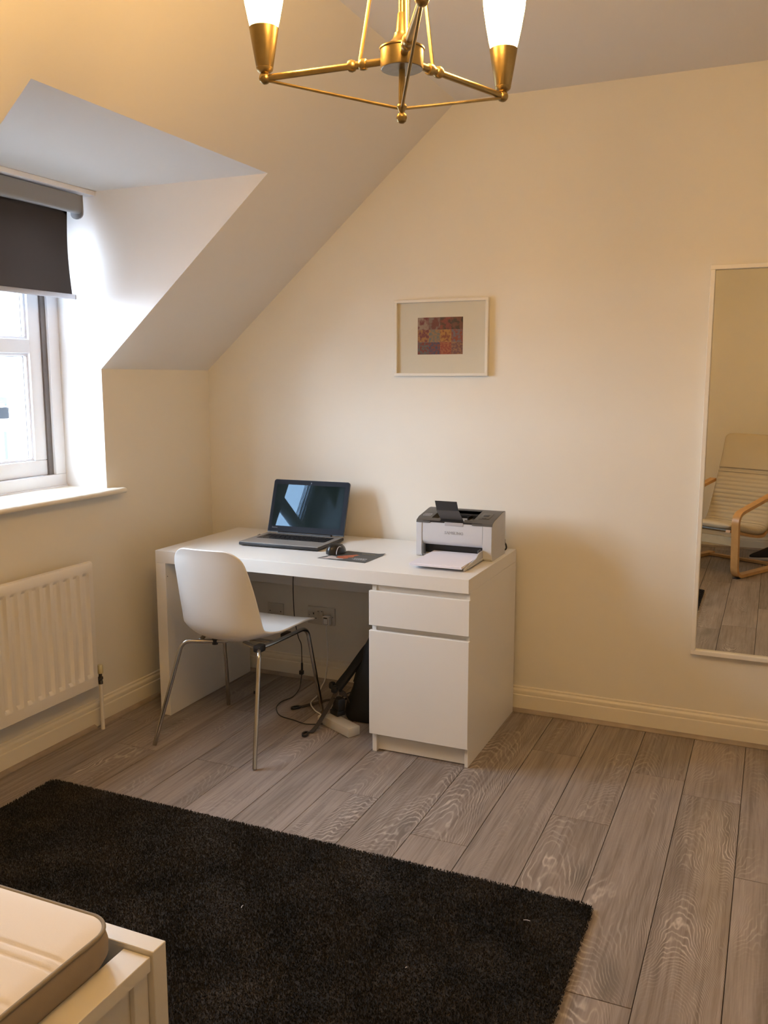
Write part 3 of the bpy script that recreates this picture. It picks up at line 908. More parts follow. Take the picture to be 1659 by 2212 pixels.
# control panel on the slope
sl_a = math.atan2(.1805-.1605, .043-(PYf+.028))
MC = Matrix.Translation((0, PYf+.028, .1606)) @ Matrix.Rotation(sl_a, 4, 'X')
lp('control_panel', lambda b_: box(b_, PX-.070, PX-.026, .010, .085, -.001, .0012, .001, 2, MC), M['printer_dark'], pr, 40)
lp('button', lambda b_: box(b_, PX-.060, PX-.038, .045, .070, .0010, .0022, .001, 2, MC), M['blackp'], pr, 40)
lp('status_button', lambda b_: box(b_, PX-.058, PX-.040, .018, .030, .0010, .0020, .001, 2, MC), M['blackp'], pr, 40)
def f(b_):
    x0, x1, y0, y1, t = -PX+.014, -PX+.046, .012, .040, .0015
    for a in ((x0, x1, y0, y0+t), (x0, x1, y1-t, y1), (x0, x0+t, y0, y1), (x1-t, x1, y0, y1)): box(b_, *a, 0, .0006, 0, 1, MC)
lp('sticker_outline', f, M['bar'], pr)
lp('sticker_centre', lambda b_: box(b_, -PX+.019, -PX+.041, .017, .035, 0, .0005, 0, 1, MC), M['lettering_grey'], pr)
def f(b_):
    for z0 in (.115, .045):
        for k in range(6): box(b_, PX-.0008, PX+.0004, .020+k*.003, .052+k*.003, z0+k*.0075, z0+k*.0075+.0012)
lp('side_vents', f, M['bar'], pr)['kind'] = 'stuff'
# paper tray
def f(b_):
    box(b_, -PX+.075, PX-.034, -.300, PYf+.02, .005, .0118, .001, 1); box(b_, -PX+.085, -PX+.10, -.29, -.28, 0, .007); box(b_, PX-.06, PX-.045, -.29, -.28, 0, .007)
    prism(b_, [(-.330, .004), (PYf+.005, .002), (PYf+.005, .042), (-.15, .040), (-.19, .024), (-.330, .012)], 'x', PX-.042, PX-.038)
tray = lp('paper_tray', f, M['printer'], pr)
lp('paper_guide', lambda b_: box(b_, PX-.050, PX-.044, -.135, -.105, .018, .048, .0025), M['printer_dark'], pr, 40)
lp('paper_guide', lambda b_: box(b_, -PX+.030, -PX+.042, -.115, -.100, .012, .055, .003), M['printer_dark'], pr, 40)
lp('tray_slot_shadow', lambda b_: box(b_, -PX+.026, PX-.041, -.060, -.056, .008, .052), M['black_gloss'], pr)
lp('power_lead', lambda b_: [box(b_, PX-.018, PX-.004, PYb, PYb+.022, .035, .058, .003), tube(b_, catmull([(PX-.011, PYb+.020, .045), (PX-.006, PYb+.035, .030), (PX-.006, PYb+.035, .012), (PX-.03, PYb+.03, .004), (.05, PYb+.03, .004)], 5), .0035, 8)][0], M['blackp'], pr, 40)
pp = thing('paper_stack', 'stack of white paper sticking out of the printer tray', 'paper', (1.22, -.235, .7302))
def f(b_):
    for k in range(5):
        dx = random.uniform(-.0012, .0012); dy = random.uniform(-.0015, .0015)
        box(b_, -.094+dx, .117+dx, -.345+dy, -.072+dy, .0122+k*.0018, .0122+k*.0018+.0017)
lp('sheets', f, M['paper'], pp)

# ================================================================ PICTURE
pic = thing('picture', 'small framed print of coloured squares in a white frame on the back wall', 'picture', (1.04, 0, 1.626))
def f(b_):
    x0, x1, z0, z1, t, y0, y1 = -.216, .213, -.163, .164, .0125, -.024, -.001
    box(b_, x0, x1, y0, y1, z0, z0+t, .001, 1); box(b_, x0, x1, y0, y1, z1-t, z1, .001, 1)
    box(b_, x0, x0+t, y0, y1, z0+t, z1-t, .001, 1); box(b_, x1-t, x1, y0, y1, z0+t, z1-t, .001, 1)
lp('picture_frame', f, M['frame'], pic)
lp('mount', lambda b_: box(b_, -.204, .201, -.009, -.004, -.151, .152), M['mount'], pic)
# generic stand-in print: plain patchwork of coloured squares, softly mottled
cols = [((.16, .03, .03), (.30, .22, .17)), ((.20, .16, .14), (.15, .04, .03)), ((.24, .05, .03), (.07, .04, .02)), ((.06, .035, .02), (.17, .06, .03)),
        ((.35, .17, .05), (.16, .03, .04)), ((.14, .16, .15), (.32, .17, .07)), ((.42, .20, .04), (.22, .06, .02)), ((.16, .13, .15), (.25, .05, .02)),
        ((.19, .03, .02), (.10, .12, .12)), ((.05, .06, .12), (.21, .05, .03)), ((.36, .12, .04), (.26, .04, .02)), ((.15, .06, .06), (.28, .14, .07))]
cw, chh = .2075/4, .158/3
k = 0
for r in range(3):
    for c in range(4):
        x0 = -.110+c*cw; z1 = .0875-r*chh
        ca, cb = cols[k]
        mm_ = blotch_mat('print_colour', ca, cb, 45+7*k, .5)
        lp('print_square', lambda b_: box(b_, x0, x0+cw-.0002, -.0096, -.0089, z1-chh+.0002, z1), mm_, pic)
        k += 1
lp('picture_glass', lambda b_: box(b_, -.204, .201, -.014, -.0125, -.151, .152), M['pic_glass'], pic)

# ================================================================ WALL MIRROR
mi = thing('wall_mirror', 'tall rectangular mirror in a narrow white frame on the back wall', 'mirror', (2.48, 0, 1.12))
def f(b_):
    x0, x1, z0, z1, t, y0, y1 = 2.126-2.48, 2.834-2.48, .355-1.12, 1.876-1.12, .017, -.032, -.001
    box(b_, x0, x1, y0, y1, z0, z0+t, .0015, 1); box(b_, x0, x1, y0, y1, z1-t, z1, .0015, 1)
    box(b_, x0, x0+t, y0, y1, z0+t, z1-t, .0015, 1); box(b_, x1-t, x1, y0, y1, z0+t, z1-t, .0015, 1)
lp('mirror_frame', f, M['frame'], mi)
lp('mirror_glass', lambda b_: box(b_, -.338, .338, -.014, -.010, -.749, .741), M['mirror'], mi)

# ================================================================ SOCKETS
so = thing('double_socket', 'double wall socket with a charger in its right outlet, under the desk', 'socket', (.438, 0, .3225))
lp('face_plate', lambda b_: box(b_, -.073, .073, -.010, -.0005, -.043, .043, .003), M['socket'], so, 40)
def f(b_):
    for cx in (-.040,):
        box(b_, cx-.003, cx+.003, -.0106, -.0095, .004, .013); box(b_, cx-.016, cx-.009, -.0106, -.0095, -.016, -.012); box(b_, cx+.009, cx+.016, -.0106, -.0095, -.016, -.012)
    box(b_, -.0645, -.0615, -.0106, -.0095, -.002, .002); box(b_, .0615, .0645, -.0106, -.0095, -.002, .002)
lp('pin_holes', f, M['dark'], so)
for cx in (-.013, .006):
    sw = lp('switch', lambda b_: box(b_, cx-.006, cx+.006, -.0135, -.0095, .0, .026, .001), M['socket'], so)
    lp('switch_mark', lambda b_: box(b_, cx-.003, cx+.003, -.0140, -.0134, .021, .024), M['dark'], sw)
bp_ = thing('blank_plate', 'plain square blanking plate on the wall left of the double socket', 'socket', (.185, 0, .323))
lp('face_plate', lambda b_: box(b_, -.044, .044, -.009, -.0005, -.037, .037, .003), M['socket'], bp_, 40)
def f(b_):
    for cx in (-.030, .030): box(b_, cx-.0025, cx+.0025, -.0096, -.0085, -.006, -.001)
lp('screw', f, M['dark'], bp_)
cg = thing('phone_charger', 'small white plug with lit-less socket window in the double socket', 'plug', (.478, -.010, .31))
cg['label'] = 'white plug in the right outlet of the double socket, with a pale cable'
lp('plug_body', lambda b_: box(b_, -.018, .018, -.030, -.001, -.023, .022, .004), M['white_plastic'], cg, 40)
lp('usb_port', lambda b_: [box(b_, -.010, .008, -.0306, -.0295, .010, .016), box(b_, -.013, -.0118, -.0306, -.0295, -.018, .016), box(b_, .0098, .011, -.0306, -.0295, -.018, .016), box(b_, -.013, .011, -.0306, -.0295, -.018, -.0168)][0], M['dark'], cg)
def f(b_):
    P_ = [(.000, -.018, -.023), (.003, -.030, -.05), (.012, -.033, -.130), (.010, -.040, -.22), (.002, -.045, -.285), (.012, -.10, -.302), (.045, -.200, -.3045), (.063, -.30, -.3045), (.118, -.37, -.3045), (.160, -.400, -.3040), (.178, -.420, -.302)]
    tube(b_, catmull(P_, 6), .0032, 8)
lp('cable', f, M['white_plastic'], cg, 60)

cb = thing('laptop_cable', 'thin black cable hanging behind the desk and looping across the floor', 'cable', (.40, -.2, 0))
def cpart(name, fn, m, par, smooth=None):
    return part(name, fn, m, par, smooth)
def f(b_):
    P_ = [(.322, -.068, .52), (.324, -.075, .478), (.325, -.075, .396), (.331, -.075, .306), (.348, -.075, .227), (.364, -.075, .190), (.368, -.078, .126), (.370, -.083, .060), (.370, -.095, .012), (.385, -.130, .0030), (.405, -.18, .0028), (.425, -.272, .0028), (.408, -.344, .0028), (.425, -.418, .0028), (.487, -.492, .0028), (.569, -.514, .0028), (.634, -.531, .0028), (.690, -.512, .004), (.722, -.490, .008)]
    tube(b_, catmull(P_, 6), .0022, 8)
cpart('cord', f, M['blackp'], cb, 60)
def f(b_):
    box(b_, .358, .378, -.092, -.074, .044, .064, .003); tube(b_, [(.369, -.080, .062), (.3685, -.078, .100)], .005, 10)
cpart('connector', f, M['blackp'], cb, 40)

# ================================================================ POWER STRIP + PLUG
ps = thing('power_strip', 'white extension block lying on the floor beside the drawer cupboard', 'power strip', (.800, -.523, 0), math.radians(-27.5))
lp('housing', lambda b_: box(b_, -.100, .090, -.030, .030, .001, .040, .004, 2), M['socket'], ps, 40)
def f(b_):
    for x in (-.045, .0, .045):
        for dx, dy in ((.010, 0), (-.008, -.010), (-.008, .010)): box(b_, x+dx-.0025, x+dx+.0025, dy-.002, dy+.002, .0397, .0403)
lp('outlet_slots', f, M['socket'], ps)
lp('end_block', lambda b_: box(b_, -.150, -.128, -.018, .000, .001, .022, .003), M['white_plastic'], ps, 40)
def f(b_): tube(b_, catmull([(-.098, 0, .018), (-.114, -.003, .016), (-.130, -.008, .012)], 5), .004, 8)
lp('lead', f, M['white_plastic'], ps, 40)
pg = thing('power_adapter', 'black mains adapter plugged onto the end of the power strip', 'adapter', (.758, -.465, .0405), math.radians(-27.5))
lp('adapter_body', lambda b_: [box(b_, -.032, .025, -.024, .020, .0, .022, .005), box(b_, -.022, .022, -.016, .022, .020, .074, .006)][0], M['blackp'], pg, 40)
def f(b_): tube(b_, catmull([(-.030, .0, .012), (-.050, .004, .014), (-.056, .03, .030), (-.045, .075, .060), (-.01, .09, .075), (.03, .10, .07)], 6), .0022, 8)
lp('adapter_cord', f, M['blackp'], pg, 40)

# ================================================================ BACKPACK
bk = thing('backpack', 'black backpack leaning against the drawer cupboard under the desk', 'backpack', (.89, -.27, 0))
def f(b_):
    n, mm = 16, 24
    R_ = []
    for i in range(n+1):
        t = i/n
        z = .004+.40*t
        cx = .862+.055*t
        hx = .142*(1-.60*t**.9)*(1-.10*math.exp(-((t-0)/.06)**2)); hy = .165*(1-.35*t**2)
        if t < .06: hx *= .92; hy *= .95
        if t > .93: hx *= .55; hy *= .6
        row = []
        for k in range(mm):
            a = 2*PI*k/mm
            c, s = math.cos(a), math.sin(a)
            e = .55
            x = cx+hx*math.copysign(abs(c)**e, c); y = -.265+hy*math.copysign(abs(s)**e, s)
            d = .010*noise.noise((x*14, y*14, z*14))
            x = min(x+d, .998); 
            row.append(b_.verts.new((x, y+d, z)))
        R_.append(row)
    for a, c in zip(R_, R_[1:]):
        for k in range(mm): b_.faces.new((a[k], a[(k+1) % mm], c[(k+1) % mm], c[k]))
    b_.faces.new(R_[0][::-1]); b_.faces.new(R_[-1])
body = part('bag_body', f, M['nylon'], bk, 50)
def f(b_):
    P_ = catmull([(.930, -.230, .385), (.880, -.245, .360), (.818, -.285, .292), (.788, -.33, .240), (.765, -.385, .192), (.742, -.425, .150), (.737, -.44, .136)], 5)
    n = len(P_); strap(b_, P_, [.048-.012*abs(i/n-.5) for i in range(n)], (.7, .2, .4), .012)
part('shoulder_strap', f, M['nylon'], bk, 40)
def f(b_):
    P_ = catmull([(.930, -.120, .370), (.850, -.150, .330), (.790, -.185, .255), (.752, -.215, .165), (.742, -.24, .105)], 5)
    strap(b_, P_, .042, (.7, .2, .4), .012)
part('shoulder_strap', f, M['nylon'], bk, 40)
def f(b_):
    P_ = catmull([(.738, -.440, .134), (.732, -.478, .098), (.722, -.530, .058), (.712, -.570, .024), (.702, -.596, .007), (.698, -.612, .005)], 5)
    strap(b_, P_, .032, (.85, -.45, .25), .002)
    
part('webbing_strap', f, M['webbing'], bk, 40)
def f(b_):
    P_ = catmull([(.752, -.24, .10), (.72, -.235, .05), (.66, -.215, .006), (.600, -.235, .004), (.551, -.315, .004), (.522, -.365, .004)], 5)
    strap(b_, P_, .020, (.8, .6, 0), .002)
part('webbing_strap', f, M['webbing'], bk, 40)
def f(b_):
    P_ = catmull([(.748, -.435, .128), (.765, -.41, .110), (.775, -.39, .07), (.775, -.385, .062)], 5)
    strap(b_, P_, .026, (.5, -.3, -.8), .002)
part('webbing_strap', f, M['webbing'], bk, 40)
for (cx, cy, ang) in ((.690, -.634, -75), (.508, -.388, -125)):
    def f(b_):
        RM = Matrix.Rotation(math.radians(ang), 3, 'Z')
        A, B, C_, D = [], [], [], []
        n = 24
        for k in range(n):
            a = 2*PI*k/n
            for L_, rx_, ry_, z in ((A, .024, .0145, .003), (B, .024, .0145, .010), (C_, .0165, .0075, .010), (D, .0165, .0075, .003)):
                v_ = RM @ Vector((rx_*math.cos(a), ry_*math.sin(a), 0)); L_.append(b_.verts.new((cx+v_.x, cy+v_.y, z)))
        for P1, P2 in ((A, B), (B, C_), (C_, D), (D, A)):
            for k in range(n): b_.faces.new((P1[k], P1[(k+1) % n], P2[(k+1) % n], P2[k]))
    part('buckle_ring', f, M['blackp'], bk, 40)
part('strap_adjuster', lambda b_: box(b_, .715, .745, -.455, -.425, .125, .155, .008), M['blackp'], bk, 40)
part('strap_adjuster', lambda b_: box(b_, .688, .713, -.425, -.395, .128, .160, .010), M['blackp'], bk, 40)

# ================================================================ RUG
rug = thing('rug', 'dark brown shaggy rug on the laminate floor in front of the desk', 'rug', (1.03, -2.035, 0))
RX0, RX1, RYa, RYb = .050-1.03, 2.008-1.03, -2.70+2.035, -1.372+2.035
def f(b_):
    box(b_, RX0+.008, RX1-.008, RYa+.008, RYb-.008, .001, .010, .002)
lp('backing', f, M['rug'], rug)
def f_pile():
    import numpy as np
    rng = np.random.default_rng(5)
    n = 290000
    x = rng.uniform(RX0, RX1, n); y = rng.uniform(RYa, RYb, n)
    rx, ry = .035, .035     # rounded corners
    dx = np.maximum(np.maximum(RX0+rx-x, x-(RX1-rx)), 0); dy = np.maximum(np.maximum(RYa+ry-y, y-(RYb-ry)), 0)
    keep = dx*dx+dy*dy < rx*rx*rng.uniform(.8, 1.1, n)
    x, y = x[keep], y[keep]; n = len(x)
    ed = np.minimum(np.minimum(x-RX0, RX1-x), np.minimum(y-RYa, RYb-y))
    low = np.sin(x*9+1.3)*np.cos(y*11+.4)+np.sin(x*23+y*17)*.6+np.sin(x*41-y*37)*.35
    h = (.0085+.0016*low/1.5)*(rng.uniform(.8, 1.15, n))*np.clip(.62+ed/.03, .62, 1)
    a = rng.uniform(0, 2*np.pi, n); lean = rng.uniform(.0, .006, n); la = rng.uniform(0, 2*np.pi, n)
    wd = rng.uniform(.0012, .0026, n)
    V = np.zeros((n, 3, 3), dtype=np.float32)
    V[:, 0, 0] = x-np.cos(a)*wd; V[:, 0, 1] = y-np.sin(a)*wd; V[:, 0, 2] = .008
    V[:, 1, 0] = x+np.cos(a)*wd; V[:, 1, 1] = y+np.sin(a)*wd; V[:, 1, 2] = .008
    V[:, 2, 0] = x+np.cos(la)*lean; V[:, 2, 1] = y+np.sin(la)*lean; V[:, 2, 2] = .008+h
    me = bpy.data.meshes.new('pile')
    me.vertices.add(n*3); me.vertices.foreach_set('co', V.reshape(-1))
    me.loops.add(n*3); me.loops.foreach_set('vertex_index', np.arange(n*3, dtype=np.int32))
    me.polygons.add(n); me.polygons.foreach_set('loop_start', np.arange(0, n*3, 3, dtype=np.int32))
    me.update(calc_edges=True); me.materials.append(M['rug'])
    o = bpy.data.objects.new('pile', me); COL.objects.link(o); o.parent = rug; o['kind'] = 'stuff'
f_pile()
# bits of white lint caught in the pile
lint = [(1.856, -1.535, .018, 10), (1.125, -1.787, .012, 100), (1.634, -1.842, .006, 60)]
for (x, y, ln, a) in lint:
    def f(b_): tube(b_, [(-ln/2, 0, 0), (0, .001, .0008), (ln/2, 0, 0)], .0010, 6)
    o = quick('thread', f, M['paper'], None, 60); o.parent = rug
    o.location = (x-1.03, y+2.035, .0215); o.rotation_euler = (0, 0, math.radians(a))

# ================================================================ BED
bed = thing('bed', 'white bed frame whose footboard corner stands on the dark rug', 'bed', (.62, -3.4, 0))
BX0, BX1, BY1, BZ = -.128, 1.385, -2.441, .400
part('footboard', lambda b_: box(b_, BX0, BX1, BY1-.038, BY1, .012, BZ, .0012, 1), M['bed'], bed)
for sx in (1, -1):
    xo = BX1 if sx > 0 else BX0
    x0, x1 = (xo-.068, xo-.006) if sx > 0 else (xo+.006, xo+.068)
    part('side_rail', lambda b_: [box(b_, x0, x1, -4.36, BY1-.039, BZ-.040, BZ-.010, .001, 1), box(b_, x1-.036, x1-.020, -4.36, BY1-.039, .06, BZ-.041, .001, 1), box(b_, x1-.0195, x1-.008, BY1-.078, BY1-.039, .012, BZ-.041, .001, 1)][0] if sx > 0 else box(b_, x0, x1, -4.36, BY1-.039, .10, BZ-.010, .001, 1), M['bed'], bed)
part('headboard', lambda b_: box(b_, BX0, BX1, -4.40, -4.365, .001, .80, .001, 1), M['bed'], bed)
part('slat_base', lambda b_: box(b_, BX0+.07, BX1-.07, -4.36, BY1-.045, .24, .262), M['bed'], bed)
mtt = thing('mattress', 'cream quilted mattress with grey-brown piped border lying in the white bed', 'mattress', (.62, -3.4, .262))
MX0, MX1, MY0, MY1, MZ0, MZ1 = BX0+.062, BX1-.060, -4.35, BY1-.062, .264, .462
def outline(inset=0, r=.055, n=10):
    P_ = []
    for cx, cy, a0 in ((MX1-r, MY1-r, 0), (MX0+r, MY1-r, 90), (MX0+r, MY0+r, 180), (MX1-r, MY0+r, 270)):
        for k in range(n+1):
            a = math.radians(a0+90*k/n); P_.append((cx+(r-inset)*math.cos(a), cy+(r-inset)*math.sin(a)))
    return P_
def f(b_):
    prev = None
    for ins, z in ((.018, MZ0), (.014, MZ0+.01), (.014, .380), (.004, .396), (-.005, .412), (-.006, .432), (-.001, MZ1-.010), (.003, MZ1-.006)):
        row = [b_.verts.new((x, y, z)) for x, y in outline(ins)]
        if prev:
            n = len(row)
            for k in range(n): b_.faces.new((prev[k], prev[(k+1) % n], row[(k+1) % n], row[k]))
        else: b_.faces.new(row[::-1])
        prev = row
    b_.faces.new(prev)
part('border', f, M['mattress_side'], mtt, 60)
def f(b_):
    P_ = [(x, y, MZ1-.003) for x, y in outline(.001)]; P_.append(P_[0])
    tube(b_, P_, .0040, 8, cap=False)
part('piping', f, M['piping'], mtt, 60)
def f(b_):
    # quilted top: narrow lighter channels running across
    nx, ny = 70, 330
    grooves = []
    y = -2.634
    while y > MY0: grooves.append(y); grooves.append(y-.026); y -= .118
    def hgt(x, y):
        # distance to rounded outline
        r = .055
        ex = min(x-MX0, MX1-x); ey = min(y-MY0, MY1-y)
        if ex < r and ey < r: e = r-math.hypot(r-ex, r-ey)
        else: e = min(ex, ey)
        e = max(e, 0)
        z = MZ1-.004+.007*(1-math.exp(-e/.010))
        g = 0
        for gy in grooves:
            d = abs(y-gy)
            if d < .02: g = max(g, math.exp(-(d/.0035)**2))
        return z-.005*g*min(1, e/.02)
    ysl = set()
    yv = MY1
    G = []
    for j in range(ny+1):
        t = j/ny; yy = MY1-(MY1-MY0)*t**1.5
        row = []
        r = .055
        for i in range(nx+1):
            xx = MX0+(MX1-MX0)*i/nx
            ey = min(yy-MY0, MY1-yy)
            ins = r-math.sqrt(max(r*r-(r-ey)**2, 0)) if ey < r else 0
            x2 = MX0+ins+.001+(MX1-MX0-2*ins-.002)*i/nx
            row.append(b_.verts.new((x2, yy, hgt(x2, yy))))
        G.append(row)
    for a, c in zip(G, G[1:]):
        for i in range(nx): b_.faces.new((a[i], a[i+1], c[i+1], c[i]))
part('quilted_top', f, M['mattress'], mtt, 180)

# ================================================================ CHANDELIER
H = Vector((1.8014, -2.2884, 1.9606))
cl = thing('chandelier', 'brass three-arm ceiling light with lit conical white glass shades', 'lamp', tuple(H))
def cpt(name, fn, m, par=None, smooth=40):
    o = quick(name, fn, m, None, smooth); o.parent = par or cl; return o
def f(b_):
    lathe(b_, [(0, -.0150), (.034, -.0150), (.0345, -.0130), (.0345, .0125), (.0365, .0140), (.0365, .0160), (.033, .0175), (.022, .023), (.015, .030), (.0125, .036), (.0125, .0385), (.0105, .0385), (.0100, .040), (.0072, .068), (.0065, .069), (0, .069)], (0, 0, 0), 40)
cpt('hub', f, M['brass'])
cpt('hub_underside', lambda b_: lathe(b_, [(0, -.0158), (.0325, -.0158), (.0335, -.0148), (0, -.0148)], (0, 0, 0), 40), M['brass_dark'])
top = ZC-H.z
def f(b_):
    tube(b_, [(-.0, 0, .066), (-.0, 0, top-.03)], .0058, 12)
    tube(b_, [(.009, .004, .036), (.009, .004, top-.05)], .0030, 8)
cpt('stem', f, M['brass'])
cpt('ceiling_rose', lambda b_: lathe(b_, [(0, top-.050), (.012, top-.048), (.030, top-.035), (.048, top-.016), (.052, top-.004), (.052, top), (0, top)], (0, 0, 0), 32), M['brass'])
cpt('upper_collar', lambda b_: lathe(b_, [(0, .315), (.010, .317), (.014, .325), (.014, .335), (.010, .343), (0, .345)], (0, 0, 0), 20), M['brass'])
def f(b_):
    tube(b_, [(0, 0, -.014), (0, 0, -.072)], .0052, 12)
    lathe(b_, [(0, -.069), (.0075, -.069), (.0085, -.072), (.0050, -.079), (.0040, -.081), (.0072, -.0835), (.0088, -.0885), (.0072, -.0945), (.0035, -.0975), (0, -.098)], (0, 0, 0), 20)
fin = cpt('finial', f, M['brass'])
for ang, AL in ((-175.15, .2433), (-61.03, .2407), (67.27, .2552)):
    a = math.radians(ang); dx, dy = math.cos(a), math.sin(a)
    E_ = Vector((dx*AL, dy*AL, -.004))
    def f(b_):
        tube(b_, [(dx*.030, dy*.030, 0), (dx*.07, dy*.07, -.001)], .0060, 12)
        tube(b_, [(dx*.07, dy*.07, -.001), E_], .0055, 12)
    arm = cpt('arm', f, M['brass'])
    R_ = Matrix.Translation((dx*.076, dy*.076, -.001)) @ Matrix.Rotation(a, 4, 'Z') @ Matrix.Rotation(PI/2, 4, 'Y')
    cpt('collar', lambda b_: lathe(b_, [(.0055, -.016), (.0085, -.015), (.0095, -.010), (.0085, -.005), (.0062, -.003), (.0062, .003), (.0085, .005), (.0100, .010), (.0085, .015), (.0055, .016)], (0, 0, 0), 16, R_), M['brass'], arm)
    cpt('ball', lambda b_: lathe(b_, [(0, -.010)]+[(.0100*math.sin(k/10*PI), -.0100*math.cos(k/10*PI)) for k in range(1, 10)]+[(0, .010)], E_, 16), M['brass'], arm, 80)
    def f(b_):
        tube(b_, [(dx*.072, dy*.072, .004), (dx*.012, dy*.012, .325)], .0030, 8)
        tube(b_, [E_+Vector((-dx*.004, -dy*.004, -.004)), (dx*.004, dy*.004, -.074)], .0026, 8)
    cpt('tie_rod', f, M['brass'])
    cpt('shade_holder', lambda b_: lathe(b_, [(0, .006), (.0085, .008), (.0135, .012), (.0145, .016), (.0138, .0165), (.0145, .0172), (.0250, .0790), (.0240, .0795), (.013, .022), (0, .020)], E_, 28), M['brass'], arm)
    sh_ = cpt('glass_shade', lambda b_: lathe(b_, [(.0225, .073), (.0230, .079), (.0262, .092), (.0315, .118), (.0365, .148), (.0395, .180), (.0390, .205), (.0350, .225), (.0330, .228), (.0322, .226), (.0340, .205), (.0350, .180), (.0300, .140), (.0200, .080)], E_, 32), M['opal'])
    
# ================================================================ ARMCHAIR (seen in the mirror)
AA = (2.19, -3.15)
ac = thing('armchair', 'beige cushioned bentwood armchair reflected in the wall mirror', 'armchair', (AA[0], AA[1], 0), math.radians(208.0))
def bent(b_, pts, x0, x1, th):
    """strip bent in the local YZ plane"""
    pts, fr = frames([(0, y, z) for y, z in pts])
    prev = None
    for p, (t, n, bb) in zip(pts, fr):
        nn = Vector((0, -t.z, t.y))
        ring = [b_.verts.new((x, p.y+nn.y*s*th/2, p.z+nn.z*s*th/2)) for x, s in ((x0, -1), (x1, -1), (x1, 1), (x0, 1))]
        if prev:
            for k in range(4): b_.faces.new((prev[k], prev[(k+1) % 4], ring[(k+1) % 4], ring[k]))
        else: b_.faces.new(ring[::-1])
        prev = ring
    b_.faces.new(prev)
loop = [v.yz for v in fillet([(0, .74, .016), (0, .02, .016), (0, -.005, .475), (0, .36, .555), (0, .70, .632)], .075, 10)]
for x0 in (0, .625):
    lf_ = lp('side_frame', lambda b_: bent(b_, loop, x0, x0+.055, .024), M['birch'], ac, 30)
    lp('foot_pad', lambda b_: box(b_, x0+.008, x0+.047, .03, .075, .0, .005), M['blackp'], lf_)
lp('rear_crossbar', lambda b_: box(b_, .055, .625, .66, .70, .004, .024, .002), M['birch'], ac)
lp('front_crossbar', lambda b_: box(b_, .055, .625, .035, .055, .235, .300, .004), M['pale_birch'], ac)
seatp = [(.0, .385), (.10, .365), (.25, .330), (.42, .300), (.52, .310), (.575, .37), (.62, .48), (.67, .62), (.72, .77), (.755, .88), (.775, .97), (.785, 1.01)]
sp = [v.yz for v in catmull([(0, a, b) for a, b in seatp], 5)]
for x0 in (.070, .575): lp('seat_bow', lambda b_: bent(b_, [(a, b-.036 if a < .5 else b-.012) for a, b in [(y+ (.030 if y > .5 else 0), z) for y, z in sp]][:-6], x0, x0+.035, .020), M['birch'], ac, 30)
def cushion(b_, x0, x1):
    pts, fr = frames([(0, y, z) for y, z in sp])
    # arc length
    s = [0]
    for a, c in zip(pts, pts[1:]): s.append(s[-1]+(c-a).length)
    Ltot = s[-1]
    head = Ltot-.30
    n = 260; rings = []
    nxs = 18
    for i in range(n+1):
        u = Ltot*i/n
        k = max(j for j in range(len(s)) if s[j] <= u+1e-9); k = min(k, len(pts)-2)
        t_ = (u-s[k])/(s[k+1]-s[k]); p = pts[k].lerp(pts[k+1], t_); t = (pts[k+1]-pts[k]).normalized()
        nn = Vector((0, -t.z, t.y))
        rib = abs(math.sin(u*PI/.034))**.6 if u < head else 1
        th = .026+.010*rib if u < head else .040
        if abs(u-head) < .010: th = .022
        if abs(u-head+.028) < .006: th = .026
        th *= min(1, .60+u/.35)
        e = min(u, Ltot-u)
        if e < .03: th *= math.sqrt(max(1-(1-e/.03)**2, .04))
        hw = (x1-x0)/2; cx = (x0+x1)/2
        rc = .05
        if Ltot-u < rc: hw -= rc-math.sqrt(rc*rc-(rc-(Ltot-u))**2)
        ring = []
        for j in range(nxs):
            a = 2*PI*j/nxs
            cxx = math.copysign(abs(math.cos(a))**.28, math.cos(a)); syy = math.copysign(abs(math.sin(a))**.75, math.sin(a))
            ring.append(b_.verts.new((cx+hw*cxx, p.y+nn.y*syy*th, p.z+nn.z*syy*th)))
        rings.append(ring)
    for a, c in zip(rings, rings[1:]):
        for j in range(nxs): b_.faces.new((a[j], a[(j+1) % nxs], c[(j+1) % nxs], c[j]))
    b_.faces.new(rings[0][::-1]); b_.faces.new(rings[-1])
lp('cushion', lambda b_: cushion(b_, .075, .605), M['cushion'], ac, 50)
lp('cushion_underside', lambda b_: bent(b_, [(a, b-.030) for a, b in sp[1:16]], .085, .595, .008), M['cushion_blue'], ac, 30)

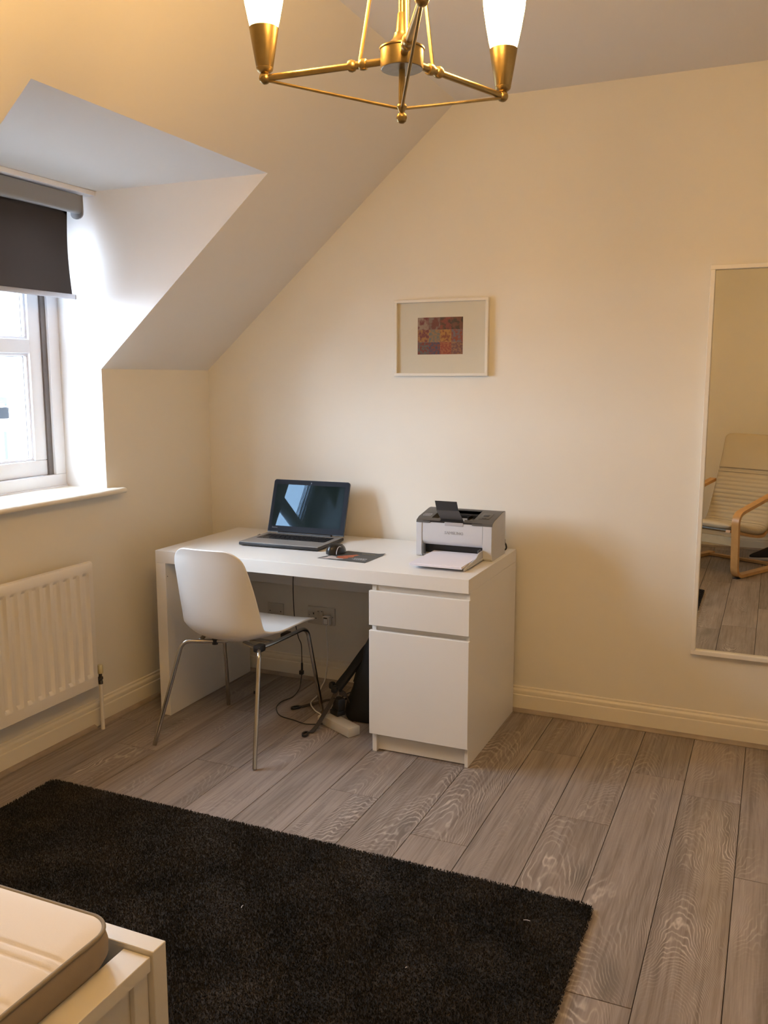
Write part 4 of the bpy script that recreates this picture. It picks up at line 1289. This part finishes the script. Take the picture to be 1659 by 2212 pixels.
# ================================================================ SHOES (seen in the mirror)
def shoe(loc, rz, label):
    t = thing('shoe', label, 'shoe', loc, rz, None)
    prof = [(-.135, .026), (-.12, .034), (-.08, .040), (-.03, .042), (.03, .037), (.08, .034), (.12, .032), (.14, .024)]
    def ringf(b_, z0f, z1f, grow=0):
        rings = []
        for i in range(25):
            a = 2*PI*i/24
        n = 28
        for (sc, z) in z0f:
            row = []
            for k in range(n):
                a = 2*PI*k/n; c, s = math.cos(a), math.sin(a)
                y = .140*c*sc[1]+sc[2]
                wv = .044*(1+.10*c)*(1-.12*math.cos(2*a)*0)
                x = wv*s*sc[0]
                row.append(b_.verts.new((x, y, z(c) if callable(z) else z)))
            rings.append(row)
        for a_, c_ in zip(rings, rings[1:]):
            for k in range(n): b_.faces.new((a_[k], a_[(k+1) % n], c_[(k+1) % n], c_[k]))
        b_.faces.new(rings[0][::-1]); b_.faces.new(rings[-1])
    lp('sole', lambda b_: ringf(b_, [((.96, .98, 0), .001), ((1, 1, 0), .006), ((1, 1, 0), .022), ((.97, .98, 0), .025)], None), M['sole'], t, 40)
    lp('upper', lambda b_: ringf(b_, [((.96, .97, 0), .024), ((.97, .96, 0), .040), ((.86, .88, -.008), lambda c: .062-.012*c), ((.62, .62, -.035), lambda c: .085-.012*c), ((.50, .44, -.060), lambda c: .104-.008*c), ((.40, .36, -.064), lambda c: .102-.008*c)], None), M['shoe'], t, 60)
    def f(b_):
        for k in range(4):
            y = .052-k*.022; z = .066+k*.0085
            tube(b_, [(-.020, y, z-.003), (0, y, z+.005), (.020, y, z-.003)], .0022, 6)
    lp('laces', f, M['shoe'], t, 60)
shoe((2.375, -4.035, 0), math.radians(62), 'dark shoe with white sole on the floor behind the armchair, seen in the mirror')

# ================================================================ OUTSIDE: ground and neighbouring house
M['ground'] = mat('unseen_ground', (.20, .19, .19), .9, bump=.3, bscale=20, var=.15, vscale=1)
gm = bmn(); box(gm, -60, XW-.7, -45, 55, -2.7, -2.5)  # unseen ground, added to cut daylight coming from below the horizon
struct(mesh_obj('ground', gm, M['ground']))

nb = thing('neighbour_house', 'white gabled house with slate roof seen through the dormer window', 'house', (-6.7, 6.5, -2.5))
HX = -6.62
k_ = .80
def f(b_):
    y0, ze = 4.84, 1.16
    prism(b_, [(y0, -2.5), (y0, ze), (y0+3.2, ze+3.2*k_), (y0+6.4, ze), (y0+6.4, -2.5)], 'x', HX-5, HX)
part('gable_wall', f, M['render_wall'], nb)
def f(b_):
    y0, ze = 4.78, 1.105
    prism(b_, [(y0, ze), (y0+3.26, ze+3.26*k_), (y0+3.26, ze+3.26*k_+.105), (y0, ze+.105)], 'x', HX-5.1, HX+.06)
    prism(b_, [(y0+3.26, ze+3.26*k_), (y0+6.52, ze), (y0+6.52, ze+.105), (y0+3.26, ze+3.26*k_+.105)], 'x', HX-5.1, HX+.06)
part('slate_roof', f, M['slate'], nb)
part('gutter', lambda b_: box(b_, HX-4.9, HX+.02, 4.70, 4.79, 1.085, 1.13), M['upvc'], nb)
part('dark_eave_box', lambda b_: box(b_, HX-.3, HX+.03, 4.60, 4.835, .94, 1.08), M['dark_out'], nb)  # plain dark box just below the eave
wf = part('window_frame', lambda b_: rect_frame(b_, HX+.001, HX+.05, 4.755, 5.19, .37, .775, .028, 0), M['ext_frame'], nb)
o = quick('window_pane', lambda b_: box(b_, HX+.01, HX+.02, 4.78, 5.165, .395, .75), blotch_mat('painted_reflection', (.008, .014, .014), (.03, .036, .034), 9, .5), None)  # greenish reflection painted into the pane as mottled colour
o.parent = wf; o.matrix_parent_inverse = wf.matrix_parent_inverse
